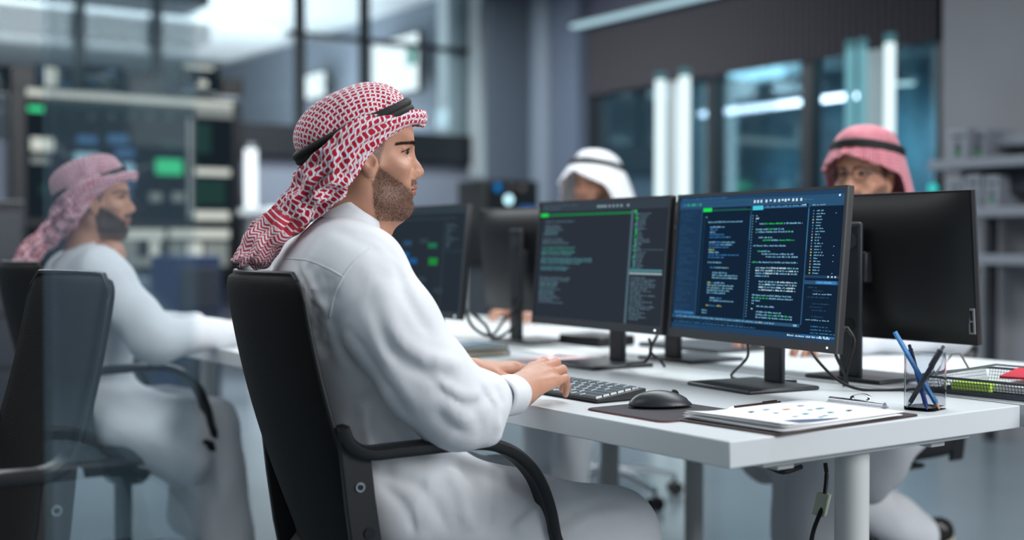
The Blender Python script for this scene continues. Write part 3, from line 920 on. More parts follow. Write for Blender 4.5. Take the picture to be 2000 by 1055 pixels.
# lap and legs
kR = Vector((.17, .505, .475)); kL = Vector((.19, .90, .475))
th.rc(bp_(.12, .09, .565), kR, .112, .092, k=.05); th.rc(bp_(.12, -.09, .565), kL, .112, .092, k=.05)
th.rc(bp_(.1, 0, .545), Vector((.14, .70, .50)), .10, .075, k=.06)
th.rc(kR, Vector((.18, .52, .16)), .090, .10, k=.05); th.rc(kL, Vector((.19, .87, .16)), .090, .10, k=.05)
th.rc(Vector((.15, .70, .42)), Vector((.15, .70, .16)), .07, .085, k=.08)
# broad cloth undulation
def undul(x, y, z):
    a = np.sin(17 * x + 9 * z + 2.1 * np.sin(11 * y + 6 * z)) * np.sin(13 * y - 10 * z + 1.7 * np.sin(12 * x))
    b = np.sin(38 * x - 22 * z + 3 * np.sin(14 * z + 9 * y)) * .35
    low = np.clip((1.0 - z) / .3, .15, 1)
    return (.0026 * a + .0010 * b) * low
th.disp(undul)
for pts, w, amp, cu in (
  ([(575, 535), (592, 590), (612, 650), (640, 700)], .010, -0.0144, True),
  ([(600, 530), (622, 590), (650, 660), (680, 730)], .012, 0.0096, False),
  ([(740, 770), (700, 790), (680, 835)], .009, -0.0144, True),
  ([(728, 785), (742, 850), (760, 930)], .008, -0.0176, True),
  ([(752, 800), (790, 840), (835, 862)], .010, -0.0144, True),
  ([(715, 790), (722, 850), (735, 900)], .010, 0.0112, False),
  ([(700, 905), (760, 930), (830, 960), (880, 1045)], .009, -0.0160, True),
  ([(740, 940), (790, 990), (815, 1050)], .008, -0.0112, True),
  ([(890, 905), (925, 940), (950, 1000), (948, 1052)], .009, -0.0176, True),
  ([(870, 915), (900, 960), (920, 1040)], .014, 0.0128, False),
  ([(975, 905), (962, 950), (955, 1040)], .008, -0.0128, True),
  ([(1110, 935), (1070, 965), (1010, 1010), (960, 1050)], .009, -0.0144, True),
  ([(1095, 950), (1040, 1000), (1000, 1045)], .014, 0.0096, False),
  ([(1200, 975), (1120, 1000), (1060, 1050)], .008, -0.0112, True),
  ([(1230, 1000), (1160, 1015), (1100, 1050)], .012, 0.0096, False)):
    th.fold(pts, w, amp, cu)
th.merge(sv, .010)
for pts, w, amp, cu in (
  ([(572, 508), (590, 545), (618, 600), (640, 660)], .008, -.012, True), ([(600, 512), (612, 545), (632, 600)], .007, -.010, True), ([(586, 512), (602, 550), (626, 605)], .008, .006, False), ([(628, 522), (638, 560), (644, 600)], .006, -.008, True), ([(650, 535), (653, 562), (650, 590)], .005, -.006, True),
  ([(640, 440), (700, 470), (760, 500)], .014, -.003, False), ([(690, 455), (740, 470), (790, 520)], .010, -.003, True)):
    th.fold(pts, w, amp, cu)
# opening for the neck
neck_t = bp_(.045, 0, 1.20)
th.rc(bp_(.030, -.0, 1.085), bp_(.05, 0, 1.25), .052, .056, k=.004, op='sub')
V, F = th.mesh(smooth_it=1)
thobe = mesh_obj('thobe', V, F, WHITE, man, True, smooth=180)
from mathutils.bvhtree import BVHTree
bvh = BVHTree.FromPolygons([tuple(v) for v in V], [tuple(int(i) for i in f) for f in F])
for pix in ([(724, 483), (698, 505), (672, 538), (654, 578), (643, 622)], [(556, 505), (601, 509), (640, 524), (670, 541)]):
    q = []
    for (a, b) in crom(pix, 8):
        hit = bvh.ray_cast(CAM, ray(a, b).normalized())
        if hit[0] is not None: q.append(hit[0] + hit[1] * .0002)
    mb = MB(); mb.tube(q, .0013, 6); so = mb.build('seam', WHITE, thobe, False, smooth=180)
    for v_ in so.data.vertices: v_.co = Mi_ @ v_.co
# cuff
mb = MB()
ca_ = P(975, 772, 2.25); cb_ = P(1000, 768, 2.297)
prof = [(.0375 * math.cos(a) * (1 + .04 * math.sin(3 * a)), .0345 * math.sin(a) - .003) for a in [2 * math.pi * i / 36 for i in range(36)]]
mb.sweep([ca_ - (cb_ - ca_) * .3, ca_, ca_.lerp(cb_, .5), cb_], prof, cap=False)
co = mb.build('cuff', WHITE, thobe, False, smooth=180, solid=.0035)
for v_ in co.data.vertices: v_.co = Mi_ @ v_.co
# stand collar, made from the neck line seen in profile
def collar():
    V = []; n = 56
    # ring of near-side profile points: top edge and bottom edge, then mirrored round the neck
    c_top = Vector(Hl(706, 398, 0)); c_bot = Vector(Hl(692, 424, 0))
    fr_t = Vector(Hl(742, 441, 0)); bk_t = Vector(Hl(655, 380, 0)); fr_b = Vector(Hl(742, 474, 0)); bk_b = Vector(Hl(622, 422, 0))
    rows = []
    for k in range(7):
        t = k / 6
        f_ = fr_t.lerp(fr_b, t); b_ = bk_t.lerp(bk_b, t); c = (f_ + b_) / 2; e = (f_ - b_) / 2
        wy = .062 + .014 * t
        row = []
        for j in range(n):
            a = 2 * math.pi * j / n
            ca, sa = math.cos(a), math.sin(a)
            p = c + e * (abs(ca) ** .9 * math.copysign(1, ca)) + Vector((0, wy * sa, 0))
            p.z -= (.004 + .006 * t) * (1 - abs(ca))
            row.append(p)
        rows.append(row)
    V = [p for r_ in rows for p in r_]
    return np.array([tuple(v) for v in V]), grid_faces(7, n, True)
cv, cf = collar()
co = mesh_obj('collar', xform(cv, Mi_ @ HM), cf, WHITE, thobe, False, smooth=180, solid=.003)
# ================================================================ materials for the furniture
BLACKP = mat('black_plastic', (26, 28, 31), rough=.42, bump=(500, .15, .0004))
BLACKS = mat('black_satin', (17, 19, 22), rough=.35)
GREYP = mat('dark_grey_plastic', (52, 57, 63), rough=.5)
CHROME = mat('chrome', (200, 205, 210), rough=.15, metal=1)
STEEL = mat('brushed_steel', (150, 155, 160), rough=.32, metal=1)
DESKW = mat('white_laminate', (202, 208, 211), rough=.38, noise=(3, .03), bump=(30, .05, .0006))
LEGW = mat('white_powder_coat', (196, 200, 200), rough=.45)
SHOEB = mat('black_leather', (20, 19, 20), rough=.3); SOLE = mat('pale_sole', (196, 190, 160), rough=.7)
RUBBER = mat('cable_rubber', (14, 15, 17), rough=.5)

def mesh_fabric(name, c, c2, sc=170):
    m = mat(name, c, rough=.75, spec=.3); N, L, b = nodes_of(m)
    tc = N.new('ShaderNodeTexCoord')
    w = N.new('ShaderNodeTexWave'); w.bands_direction = 'Z'; w.inputs['Scale'].default_value = sc * .5; w.inputs['Distortion'].default_value = .6
    w2 = N.new('ShaderNodeTexWave'); w2.bands_direction = 'Y'; w2.inputs['Scale'].default_value = sc; w2.inputs['Distortion'].default_value = .3
    L.new(tc.outputs['Object'], w.inputs['Vector']); L.new(tc.outputs['Object'], w2.inputs['Vector'])
    mu = N.new('ShaderNodeMath'); mu.operation = 'MULTIPLY'; L.new(w.outputs['Fac'], mu.inputs[0]); L.new(w2.outputs['Fac'], mu.inputs[1])
    mx = N.new('ShaderNodeMixRGB'); mx.inputs[1].default_value = (*lin(c), 1); mx.inputs[2].default_value = (*lin(c2), 1)
    L.new(mu.outputs[0], mx.inputs[0]); L.new(mx.outputs[0], b.inputs['Base Color'])
    bp = N.new('ShaderNodeBump'); bp.inputs['Strength'].default_value = .6; bp.inputs['Distance'].default_value = .001
    L.new(mu.outputs[0], bp.inputs['Height']); L.new(bp.outputs[0], b.inputs['Normal'])
    return m
MESHB = mesh_fabric('black_mesh_fabric', (12, 13, 15), (38, 40, 44))
SEATF = mat('black_seat_fabric', (20, 22, 25), rough=.85, bump=(300, .4, .001))

# ================================================================ chairs
def chair_parts(root):
    def bx_(z):           # back line: local x of the back panel at height z
        t = (z - .50) / .52
        return -.185 - .146 * t - .018 * math.sin(math.pi * min(max(t, 0), 1)) + .03 * min(t, 0)
    # back panel: thin padded mesh shell
    prof = []
    n = 60; V = []; F = []
    ny = 26
    def halfw(t):         # t 0 bottom .. 1 top
        w = .216 - .016 * t
        if t > .94: w -= .034 * (1 - math.sqrt(max(0, 1 - ((t - .94) / .06) ** 2)))
        if t < .07: w -= .04 * ((.07 - t) / .07) ** 2
        return w
    rows = []
    for side in (1, -1):
        for i in range(n + 1):
            t = i / n; z = .44 + .56 * t
            for j in range(ny + 1):
                s_ = -1 + 2 * j / ny; w = halfw(t)
                y = w * s_
                ed = 1 - abs(s_) ** 8; et = 1 - abs(2 * t - 1) ** 16
                th = .021 * (max(ed, 0) ** .5) * (max(et, 0) ** .5)
                cur = .030 * (s_ * s_)                     # wraps forward at the sides
                V.append((bx_(z) + cur + th * side * .8, y, z))
    m_ = (n + 1) * (ny + 1)
    for i in range(n):
        for j in range(ny):
            a = i * (ny + 1) + j
            F.append((a, a + ny + 1, a + ny + 2, a + 1)[::-1]); F.append(tuple(q + m_ for q in (a, a + ny + 1, a + ny + 2, a + 1)))
    V = np.array(V)
    bk = mesh_obj('backrest', V, F, MESHB, root, False, smooth=180)
    # edge piping of the back
    pts = []
    for t in np.linspace(0, 1, 24): pts.append((bx_(.44 + .56 * t) + .030, halfw(t), .44 + .56 * t))
    for s_ in np.linspace(1, -1, 14)[1:-1]: pts.append((bx_(1.0) + .030 * s_ * s_, halfw(1) * s_, 1.0))
    for t in np.linspace(1, 0, 24): pts.append((bx_(.44 + .56 * t) + .030, -halfw(t), .44 + .56 * t))
    for s_ in np.linspace(-1, 1, 14)[1:-1]: pts.append((bx_(.44) + .030 * s_ * s_, halfw(0) * s_, .44))
    mb = MB(); mb.tube(pts, .005, 8, closed=True); mb.build('back_frame', BLACKP, root, smooth=180)
    # lumbar spine behind the mesh
    mb = MB(); mb.sweep([(-.12, 0, .40), (-.165, 0, .42), (-.185, 0, .47)], rrect(.09, .022, .01), up=(1, 0, 0)); mb.build('back_support', BLACKP, root, smooth=60)
    # seat
    def pad(z0, z1, k, grow=0):
        o = []
        for i in range(48):
            a = 2 * math.pi * i / 48; ca, sa = math.cos(a), math.sin(a)
            o.append((.03 + (.235 + grow) * math.copysign(abs(ca) ** .45, ca), (.235 + grow) * math.copysign(abs(sa) ** .45, sa)))
        return o
    V = []; F = []
    lv = [(.415, -.03), (.420, -.008), (.44, 0), (.465, 0), (.478, -.008), (.486, -.03), (.489, -.09), (.487, -.17)]
    for z, g in lv:
        for (x, y) in pad(0, 0, 0, g): V.append((x, y, z - max(0, (x - .18)) ** 2 * 2.0))
    for k in range(len(lv) - 1):
        for i in range(48): F.append((k * 48 + i, k * 48 + (i + 1) % 48, (k + 1) * 48 + (i + 1) % 48, (k + 1) * 48 + i))
    F += [tuple(range(47, -1, -1)), tuple(range((len(lv) - 1) * 48, len(lv) * 48))]
    mesh_obj('seat', V, F, SEATF, root, smooth=60)
    # arms
    for sy in (1, -1):
        y = .217 * sy
        path = crom([(-.232, y, .742), (-.219, y, .715), (-.185, y, .697), (-.13, y, .697), (-.02, y, .699), (.045, y, .695), (.10, y, .672), (.145, y, .625), (.172, y, .56), (.182, y, .50), (.178, y * .97, .45), (.150, y * .9, .412), (.06, y * .62, .398)], 6)
        pr = [(-.024, -.006), (-.018, -.0115), (.0, -.008), (.018, -.0115), (.024, -.006), (.024, .006), (.016, .011), (-.016, .011), (-.024, .006)]
        mb = MB(); mb.sweep(path, pr, up=(0, 1, 0) if False else (.05, 0, 1)); a = mb.build('armrest', BLACKP, root, smooth=50)
        mb = MB()
        pl = [(q_[0] + .043, q_[1]) for q_ in [(-.282, .745), (-.262, .712), (-.222, .692), (-.214, .62), (-.196, .50), (-.175, .40), (-.232, .40), (-.252, .50), (-.266, .60)]]
        mb.prism(pl, 'y', y - .007, y + .007); b = mb.build('arm_bracket', BLACKP, root, smooth=30, bev=.003)
        mb = MB(); mb.cyl((-.200, y - sy * .02, .640), (-.200, y + sy * .010, .640), .0085); mb.cyl((-.200, y + sy * .009, .640), (-.200, y + sy * .0115, .640), .005, m=1); mb.build('screw', [CHROME, BLACKS], b, smooth=40)
        mb = MB(); mb.cyl((-.183, y - sy * .02, .560), (-.183, y + sy * .010, .560), .010, m=1); mb.build('screw', [CHROME, BLACKS], b, smooth=40)
    mb = MB(); mb.box((-.10, -.09, .375), (.12, .09, .416)); mb.box((-.02, -.215, .39), (.05, .215, .405))
    mb.prism([(-.07, .375), (.09, .375), (.045, .33), (-.03, .33)], 'y', -.05, .05); mb.build('tilt_mechanism', BLACKP, root, bev=.006)
    mb = MB(); mb.lathe((0, 0, 0), [(.045, .10), (.045, .14), (.026, .15), (.026, .34)], 20); mb.build('gas_column', BLACKP, root)
    for k in range(5):
        a = 2 * math.pi * k / 5 + .3; d = Vector((math.cos(a), math.sin(a), 0))
        mb = MB(); mb.sweep([d * .03 + Vector((0, 0, .125)), d * .16 + Vector((0, 0, .115)), d * .30 + Vector((0, 0, .082))], rrect(.045, .028, .01), scale=[1, .85, .6])
        f = mb.build('base_spoke', CHROME, root, smooth=50)
        e = d * .30
        mb = MB(); s_ = Vector((-d.y, d.x, 0))
        for q in (-1, 1): mb.cyl(e + s_ * q * .008 + Vector((0, 0, .028)), e + s_ * q * .026 + Vector((0, 0, .028)), .028)
        mb.cyl(e + Vector((0, 0, .028)), e + Vector((0, 0, .085)), .007)
        mb.build('caster', BLACKS, f, smooth=50)
chair0 = empty('office_chair', (-.165, .685, 0), R(-6), 'black mesh office chair the typing man in the middle sits on', 'chair', 'office chairs')
chair_parts(chair0)
def put_chair(loc, rz, label):
    c = copy_tree(chair0); c.location = loc; c.rotation_euler = (0, 0, rz); c['label'] = label
    return c
chair_empty = put_chair((-1.07, .80, 0), R(183), 'empty black mesh office chair behind the narrow glass pane')
chair_m2 = put_chair((-.20, 2.36, 0), R(3), 'black office chair under the bearded man, far side of the glass pane')
chair_m3 = put_chair((1.70, 1.14, 0), R(180), 'black office chair under the man with glasses')
chair_m4 = put_chair((1.88, 2.60, 0), R(180), 'black office chair under the man in the white headcloth')

# ================================================================ desks
def desk(x0, x1, y0, y1, label, legs, cable=False):
    t = .043
    root = empty('office_desk', ((x0 + x1) / 2, (y0 + y1) / 2, 0), 0, label, 'desk', 'white office desks')
    def b_(mb, nm, m, **k): return mb.build(nm, m, root, True, **k)
    mb = MB(); mb.box((x0, y0, .745 - t), (x1, y1, .745)); b_(mb, 'desktop', DESKW, bev=.0022)
    mb = MB()
    mb.box((x0 + .10, y0 + .025, .690), (x1 - .12, y0 + .075, .7018)); mb.box((x0 + .10, y1 - .075, .690), (x1 - .12, y1 - .025, .7018))
    mb.box((x0 + .16, y0 + .05, .676), (x0 + .20, y1 - .05, .7018)); mb.box((x1 - .20, y0 + .05, .676), (x1 - .16, y1 - .05, .7018))
    b_(mb, 'frame', LEGW, bev=.002)
    for (lx, ly) in legs:
        mb = MB(); mb.cyl((lx, ly, .012), (lx, ly, .690), .030, n=28); l = b_(mb, 'leg', LEGW)
        mb = MB(); mb.cyl((lx, ly, 0), (lx, ly, .014), .034, n=24); mb.build('foot', GREYP, l, False)
        l.children[0].data.transform(XF[root.name].inverted())
    return root
desk(0, .765, 0, 1.60, 'white desk with the keyboard and mouse, its corner towards the viewer', [(.375, .075), (.375, 1.52)])
desk(0, .765, 1.606, 3.25, 'white desk in front of the bearded man', [(.10, 1.70), (.375, 3.15)])
desk(.785, 1.55, -.33, 1.60, 'white desk with the wire tray, facing the man with glasses', [(1.17, -.25), (1.36, 1.53)])
desk(.785, 1.55, 1.606, 3.25, 'white desk in front of the man in the white headcloth', [(1.17, 1.72), (1.17, 3.15)])
mb = MB(); mb.box((.766, .03, .715), (.784, 3.2, .738)); o = mb.build('cable_channel', GREYP)
tag(o, 'dark grey strip in the gap between the two desk rows', 'cable channel')
mb = MB(); mb.box((.40, .005, .655), (.56, .05, .676)); mb.box((1.02, -.29, .66), (1.12, -.25, .70))

# ================================================================ monitors
PAL = {}
def pal(name, rgb, s=1.0):
    if name not in PAL: PAL[name] = (len(PAL), glow('screen_' + name, rgb, s))
    return PAL[name][0]
for nm, c in (('navy', (19, 36, 56)), ('panel', (30, 56, 84)), ('bar', (44, 82, 116)), ('bar2', (36, 66, 98)), ('line', (60, 118, 158)), ('text', (120, 176, 206)), ('bright', (196, 226, 238)),
              ('blue', (58, 120, 184)), ('green', (40, 190, 90)), ('dgreen', (34, 110, 80)), ('yellow', (176, 184, 96)), ('orange', (186, 120, 84)), ('cyan', (70, 200, 220)), ('dim', (44, 76, 106)), ('vgreen', (30, 222, 80)),
              ('grey', (42, 49, 59)), ('grey2', (55, 65, 76)), ('gtext', (92, 118, 132)), ('gteal', (84, 138, 148)), ('gline', (80, 104, 118)), ('gdgreen', (26, 128, 70)), ('gbright', (150, 172, 180)),
              ('cgrey', (38, 47, 56)), ('cgrey2', (50, 62, 70)), ('cblue', (32, 88, 146)), ('cgreen', (32, 132, 58)), ('cpink', (140, 90, 110))):
    pal(nm, c)
PM = lambda: [v[1] for v in sorted(PAL.values(), key=lambda t: t[0])]
class Screen:
    """flat lit image in screen coordinates u (viewer's left to right), v (top down)"""
    def __init__(s, w, h, seed=0): s.w, s.h, s.q, s.r = w, h, [], random.Random(seed); s.z = 0
    def rect(s, u0, v0, u1, v1, c, layer=1): s.q.append((u0, v0, u1, v1, PAL[c][0], layer))
    def text(s, u, v, n, c, cw=.0042, hh=.0095, layer=3, cols=None):
        """n characters, broken into words"""
        k = 0; r = s.r
        while k < n:
            wl = min(r.choice((2, 3, 4, 5, 6, 8, 9)), n - k)
            cc = c if not cols else r.choice(cols)
            for j in range(wl):
                x = u + (k + j) * cw; tall = r.choice((.62, .62, .7, .95, 1.0))
                s.rect(x, v + hh * (1 - tall), x + cw * r.choice((.55, .72, .8)), v + hh, cc, layer)
                if r.random() < .4: s.rect(x + cw * .1, v + hh * .25, x + cw * .42, v + hh * .55, cc, layer)
            k += wl + 1
        return u + n * cw
    def build(s, parent, x, zc, tilt, base):
        V = []; F = []; M_ = []
        s.q.insert(0, (0, 0, 1, 1, PAL[base][0], 0))
        T = Matrix.Translation((x, 0, zc)) @ Matrix.Rotation(tilt, 4, 'Y')
        for (u0, v0, u1, v1, c, l) in s.q:
            n = len(V); xx = .0003 + l * .00008
            for (u, v) in ((u0, v1), (u1, v1), (u1, v0), (u0, v0)):
                V.append(tuple(T @ Vector((xx, (u - .5) * s.w, (.5 - v) * s.h))))
            F.append((n, n + 1, n + 2, n + 3)); M_.append(c)
        return mesh_obj('display', V, F, PM(), parent, smooth=0, mi=M_)
MW, MH = .553, .328
def monitor(loc, rz, label, screen=None, base='grey', cab=True):
    root = empty('monitor', loc, rz, label, 'monitor', 'office monitors')
    tilt = R(-5.0); zc = .257
    T = Matrix.Translation((.055, 0, zc)) @ Matrix.Rotation(tilt, 4, 'Y')
    mb = MB(); mb.T = T
    mb.box((-.014, -MW / 2, -MH / 2), (-.002, MW / 2, MH / 2))
    nb = 28
    g0 = []
    for i in range(nb + 1):
        for j in range(nb + 1):
            a_ = -1 + 2 * i / nb; c_ = -1 + 2 * j / nb
            dp = .024 * (1 - abs(a_) ** 5) * (1 - abs(c_) ** 4) + .0005
            g0.append((-.0138 - dp, a_ * (MW / 2 - .004), c_ * (MH / 2 - .004)))
    mb._add(g0, [f[::-1] for f in grid_faces(nb + 1, nb + 1)])
    mb.build('housing', BLACKP, root, bev=None)
    mb = MB(); mb.T = T; b = .007; c = .020
    for (lo, hi) in (((-.002, -MW / 2, MH / 2 - b), (.003, MW / 2, MH / 2)), ((-.002, -MW / 2, -MH / 2), (.003, MW / 2, -MH / 2 + c)),
                     ((-.002, -MW / 2, -MH / 2 + c), (.003, -MW / 2 + b, MH / 2 - b)), ((-.002, MW / 2 - b, -MH / 2 + c), (.003, MW / 2, MH / 2 - b))): mb.box(lo, hi)
    mb.build('bezel', GREYP, root, smooth=30)
    if screen is None:
        screen = Screen(MW - .014, MH - .027)
    d = screen.build(root, 0, 0, 0, base)
    d.data.transform(T @ Matrix.Translation((-.0005, 0, (c - b) / 2)))
    # stand
    mb = MB(); mb.box((-.018, -.030, .006), (-.004, .030, .355)); mb.box((-.006, -.035, .22), (.030, .035, .29)); nk = mb.build('neck', mat('stand_plastic', (44, 48, 53), rough=.4), root, bev=.006)
    mb = MB(); mb.cyl((-.0195, 0, .314), (-.0165, 0, .314), .020, n=28); mb.build('neck_badge', GREYP, nk)
    mb = MB(); mb.box((-.0195, -.028, .346), (-.0165, .028, .354)); mb.build('neck_trim', STEEL, nk)
    mb = MB(); mb.cyl((-.0192, 0, .125), (-.0165, 0, .125), .016, n=24); mb.build('cable_hole', BLACKS, nk)
    mb = MB(); mb.prism([(-.045, -.105), (.145, -.105), (.145, .105), (-.045, .105)], 'z', 0, .009); mb.build('base_plate', mat('stand_plastic'), root, bev=.004)
    mb = MB(); mb.T = T; mb.cyl((.0028, MW / 2 - .025, -MH / 2 + .010), (.0040, MW / 2 - .025, -MH / 2 + .010), .0022, n=10); mb.build('power_light', glow('led_white', (225, 240, 250), 3), root)
    if cab:   # side sockets on the rear edge
        mb = MB(); mb.T = T
        mb.box((-.0175, -MW / 2 + .003, -.140), (-.0140, -MW / 2 + .017, -.085))
        mbs = []
        for z in (-.136, -.111):
            mb2 = MB(); mb2.T = T; mb2.box((-.0185, -MW / 2 + .007, z), (-.0170, -MW / 2 + .013, z + .021)); mbs.append(mb2)
        p = mb.build('socket_panel', mat('pale_grey_plastic', (140, 145, 150), rough=.5), root); [q.build('socket', BLACKS, p) for q in mbs]
    return root
# --- code editor on the sharp monitor
A = Screen(MW - .014, MH - .027, 5); r_ = A.r
A.rect(0, 0, 1, .085, 'bar'); A.rect(0, 0, 1, .028, 'bar2', 2)
A.text(.02, .012, 62, 'line', .0048, .010); A.text(.02, .052, 22, 'line', .006, .016); A.text(.17, .052, 60, 'dim', .0048, .012)
for u in (.49, .51, .53, .56, .585, .61, .635, .655, .672, .69, .715, .735, .76): A.rect(u, .045, u + .011, .045 + r_.choice((.014, .020)), 'bright', 3)
for u in (.055, .085, .10, .14): A.rect(u, .050, u + .009, .068, 'green', 3)
A.text(.78, .050, 12, 'line', .0048, .010); A.rect(.965, .03, .975, .045, 'bright', 3)
A.rect(0, .085, .162, .90, 'panel'); A.rect(0, .085, .162, .10, 'bar2', 2); A.rect(.158, .085, .163, .90, 'bar', 2)
v = .115
while v < .85:
    for k in range(r_.randint(3, 9)):
        A.text(.015 + r_.choice((0, 0, .01)), v, r_.randint(8, 25), 'dim', .0046, .008); v += .0145
    v += .013
A.rect(.015, .868, .15, .886, 'blue', 2)
# pane 1
A.rect(.166, .088, .225, .116, 'vgreen', 2); A.rect(.225, .106, .475, .112, 'dgreen', 2); A.text(.235, .094, 50, 'dim', .0044, .008)
A.rect(.474, .085, .482, .90, 'bar2', 2); A.rect(.476, .15, .480, .33, 'line', 3)
L1 = [(0, 2, 'text'), (0, 0, ''), (.015, 52, 'text'), (0, 0, ''), (.032, 22, 'text'), (.032, 12, 'blue'), (.032, 8, 'text'), (.032, 22, 'blue'), (.032, 32, 'mix'), (0, 0, ''), (.032, 40, 'ymix'), (.032, 36, 'mix'), (.032, 30, 'blue'), (.032, 9, 'yellow'), (.032, 16, 'ymix'), (.032, 46, 'blue'), (.032, 24, 'blue'), (0, 0, ''), (.032, 22, 'text'), (0, 0, ''), (.05, 28, 'ymix'), (0, 0, ''), (.068, 22, 'text'), (.068, 38, 'text'), (.068, 38, 'text'), (0, 0, ''), (.04, 26, 'ymix'), (.04, 40, 'text'), (.04, 40, 'ymix'), (.04, 34, 'text'), (.04, 28, 'ymix'), (0, 0, ''), (.062, 18, 'ymix'), (.062, 36, 'text'), (0, 0, ''), (.04, 24, 'ymix'), (0, 0, ''), (.015, 8, 'text'), (.015, 8, 'text')]
MIX = {'mix': ['text', 'blue', 'blue', 'orange'], 'ymix': ['yellow', 'text', 'text', 'blue'], 'gmix': ['text', 'text', 'green', 'text'], 'bmix': ['bright', 'text', 'bright', 'text']}
v = .150
for (du, n, c) in L1:
    A.rect(.178, v + .003, .181, v + .008, 'line', 2)
    if n: A.text(.190 + du, v, n, c, .0043, .0115, cols=MIX.get(c))
    v += .0187
# pane 2
A.rect(.486, .086, .55, .116, 'cyan', 2); A.rect(.55, .100, .80, .106, 'blue', 2); A.text(.56, .090, 46, 'text', .0048, .007); A.text(.775, .086, 4, 'bright', .006, .010)
L2 = [(.01, 2, 'text'), (.01, 4, 'bright'), (.01, 1, 'text'), (.035, 54, 'gmix'), (0, 0, ''), (.015, 36, 'gmix'), (.015, 48, 'gmix'), (0, 0, ''), (.035, 18, 'text'), (.06, 40, 'gmix'), (0, 0, ''), (.005, 42, 'text'), (0, 0, ''), (.035, 16, 'gmix'), (.06, 40, 'text'), (.085, 40, 'text'), (0, 0, ''), (.005, 58, 'gmix'), (0, 0, ''), (.03, 54, 'bmix'), (.03, 54, 'bmix'), (.03, 54, 'bmix'), (.03, 18, 'text'), (0, 0, ''), (.055, 48, 'bmix'), (.055, 48, 'bmix'), (.055, 46, 'bmix'), (.055, 48, 'bmix'), (0, 0, ''), (.02, 50, 'text'), (.02, 52, 'gmix'), (.02, 12, 'gmix'), (.02, 3, 'text'), (.05, 24, 'text'), (.02, 2, 'bright'), (.05, 32, 'text'), (.05, 46, 'gmix'), (.05, 46, 'text')]
v = .150
for (du, n, c) in L2:
    A.rect(.489, v + .002, .493, v + .009, 'text', 2)
    if n: A.text(.500 + du, v, n, c, .0046, .0118, cols=MIX.get(c))
    v += .0193
# right column
A.rect(.808, .085, .815, .90, 'bar', 2); A.rect(.809, .12, .813, .40, 'line', 3); A.rect(.815, .085, 1, .105, 'bar', 2); A.text(.83, .091, 14, 'text', .005, .008)
for k in range(22):
    v = .13 + k * .0198
    A.rect(.835, v, .842, v + .010, r_.choice(('yellow', 'line', 'text', 'text', 'orange')), 3); A.text(.855, v, r_.randint(5, 12), 'text', .0046, .0090)
    if r_.random() < .4: A.rect(.955, v + .002, .960, v + .007, 'text', 3)
A.rect(.815, .565, 1, .582, 'bar2', 2); A.rect(.815, .600, 1, .625, 'bar', 2); A.rect(.875, .600, .985, .622, 'blue', 3); A.text(.885, .606, 16, 'text', .005, .009, layer=4)
for k in range(15):
    v = .64 + k * .0215
    if k not in (4, 8, 11): A.text(.835 + r_.choice((0, .02, .03)), v, r_.randint(10, 26), r_.choice(('dim', 'line', 'dim', 'text')), .005, .009)
A.rect(.815, .962, 1, .975, 'blue', 2)
for u in (.935, .955, .972): A.rect(u, .567, u + .008, .578, 'bright', 3); A.rect(u - .02, .963, u - .012, .974, 'bright', 3)
# output strip
A.rect(0, .895, .805, .918, 'bar', 2); A.text(.03, .900, 110, 'text', .0058, .011); A.rect(.575, .900, .583, .911, 'yellow', 4)
A.rect(.77, .900, .79, .914, 'text', 3)
A.rect(0, .918, .812, .955, 'navy', 2); A.text(.03, .925, 80, 'dim', .0056, .010); A.text(.02, .942, 95, 'line', .0056, .010)
A.rect(0, .958, 1, 1, 'bar2', 2); A.text(.02, .970, 30, 'dim', .0058, .010); A.text(.74, .968, 36, 'bright', .0064, .012)
monitor((.612, .495, .745), R(173.7), 'front monitor with the sharp blue code editor on its screen', A, 'navy')
# --- left monitor
B = Screen(MW - .014, MH - .027, 9); r_ = B.r
B.rect(0, 0, 1, .07, 'grey2'); B.text(.02, .012, 60, 'gline', .005, .010); B.text(.02, .036, 30, 'gline', .005, .012)
for u in (.47, .49, .51, .53, .56, .59, .62, .65, .70): B.rect(u, .030, u + .013, .048, 'gbright', 2)
B.rect(0, .085, .065, .112, 'vgreen', 2); B.rect(.065, .092, .735, .108, 'gdgreen', 2); B.rect(.755, .082, .775, .10, 'green', 3)
B.rect(.735, .08, .75, 1, 'gline', 1)
v = .150
for k, (n, c, gap) in enumerate(((44, 'gtext', 1), (24, 'gtext', 0), (26, 'gtext', 0), (28, 'gtext', 0), (22, 'gteal', 0), (22, 'gtext', 1), (30, 'gtext', 0), (34, 'gtext', 0), (40, 'gtext', 1), (50, 'gteal', 0), (50, 'gdgreen', 0), (52, 'gteal', 0), (46, 'gteal', 1), (76, 'gteal', 0), (76, 'gteal', 0), (60, 'gteal', 1), (44, 'gteal', 0), (40, 'gteal', 1), (0, '', 1), (46, 'gtext', 0), (44, 'gtext', 0), (30, 'gtext', 0), (28, 'gteal', 0), (26, 'gtext', 0), (32, 'gtext', 0), (24, 'gtext', 0), (24, 'gteal', 0), (28, 'gtext', 0), (34, 'gtext', 0), (22, 'gtext', 0), (38, 'gtext', 0))):
    if n: B.text(.03 if k > 4 else .045, v, n, c, .0056, .014, layer=2)
    v += .0195 + (.018 if gap else 0)
v = .105
for k in range(26):
    B.rect(.765 + .002 * (k % 5), v, .785, v + .013, r_.choice(('green', 'gdgreen', 'gteal')), 2); B.text(.79, v, r_.randint(5, 16), 'gtext', .0058, .011); v += .0175
B.rect(.75, .40, .98, .404, 'gline', 1); B.rect(.75, .560, .98, .575, 'gteal', 2); B.rect(.75, .585, .98, .60, 'gbright', 2)
v = .62
for k in range(20):
    B.text(.765, v, r_.randint(12, 34), 'gtext', .0058, .012); v += .0175
monitor((.648, 1.066, .745), R(177.6), 'monitor with dark grey code screen and a green tab, beside the blue one', B, 'grey')
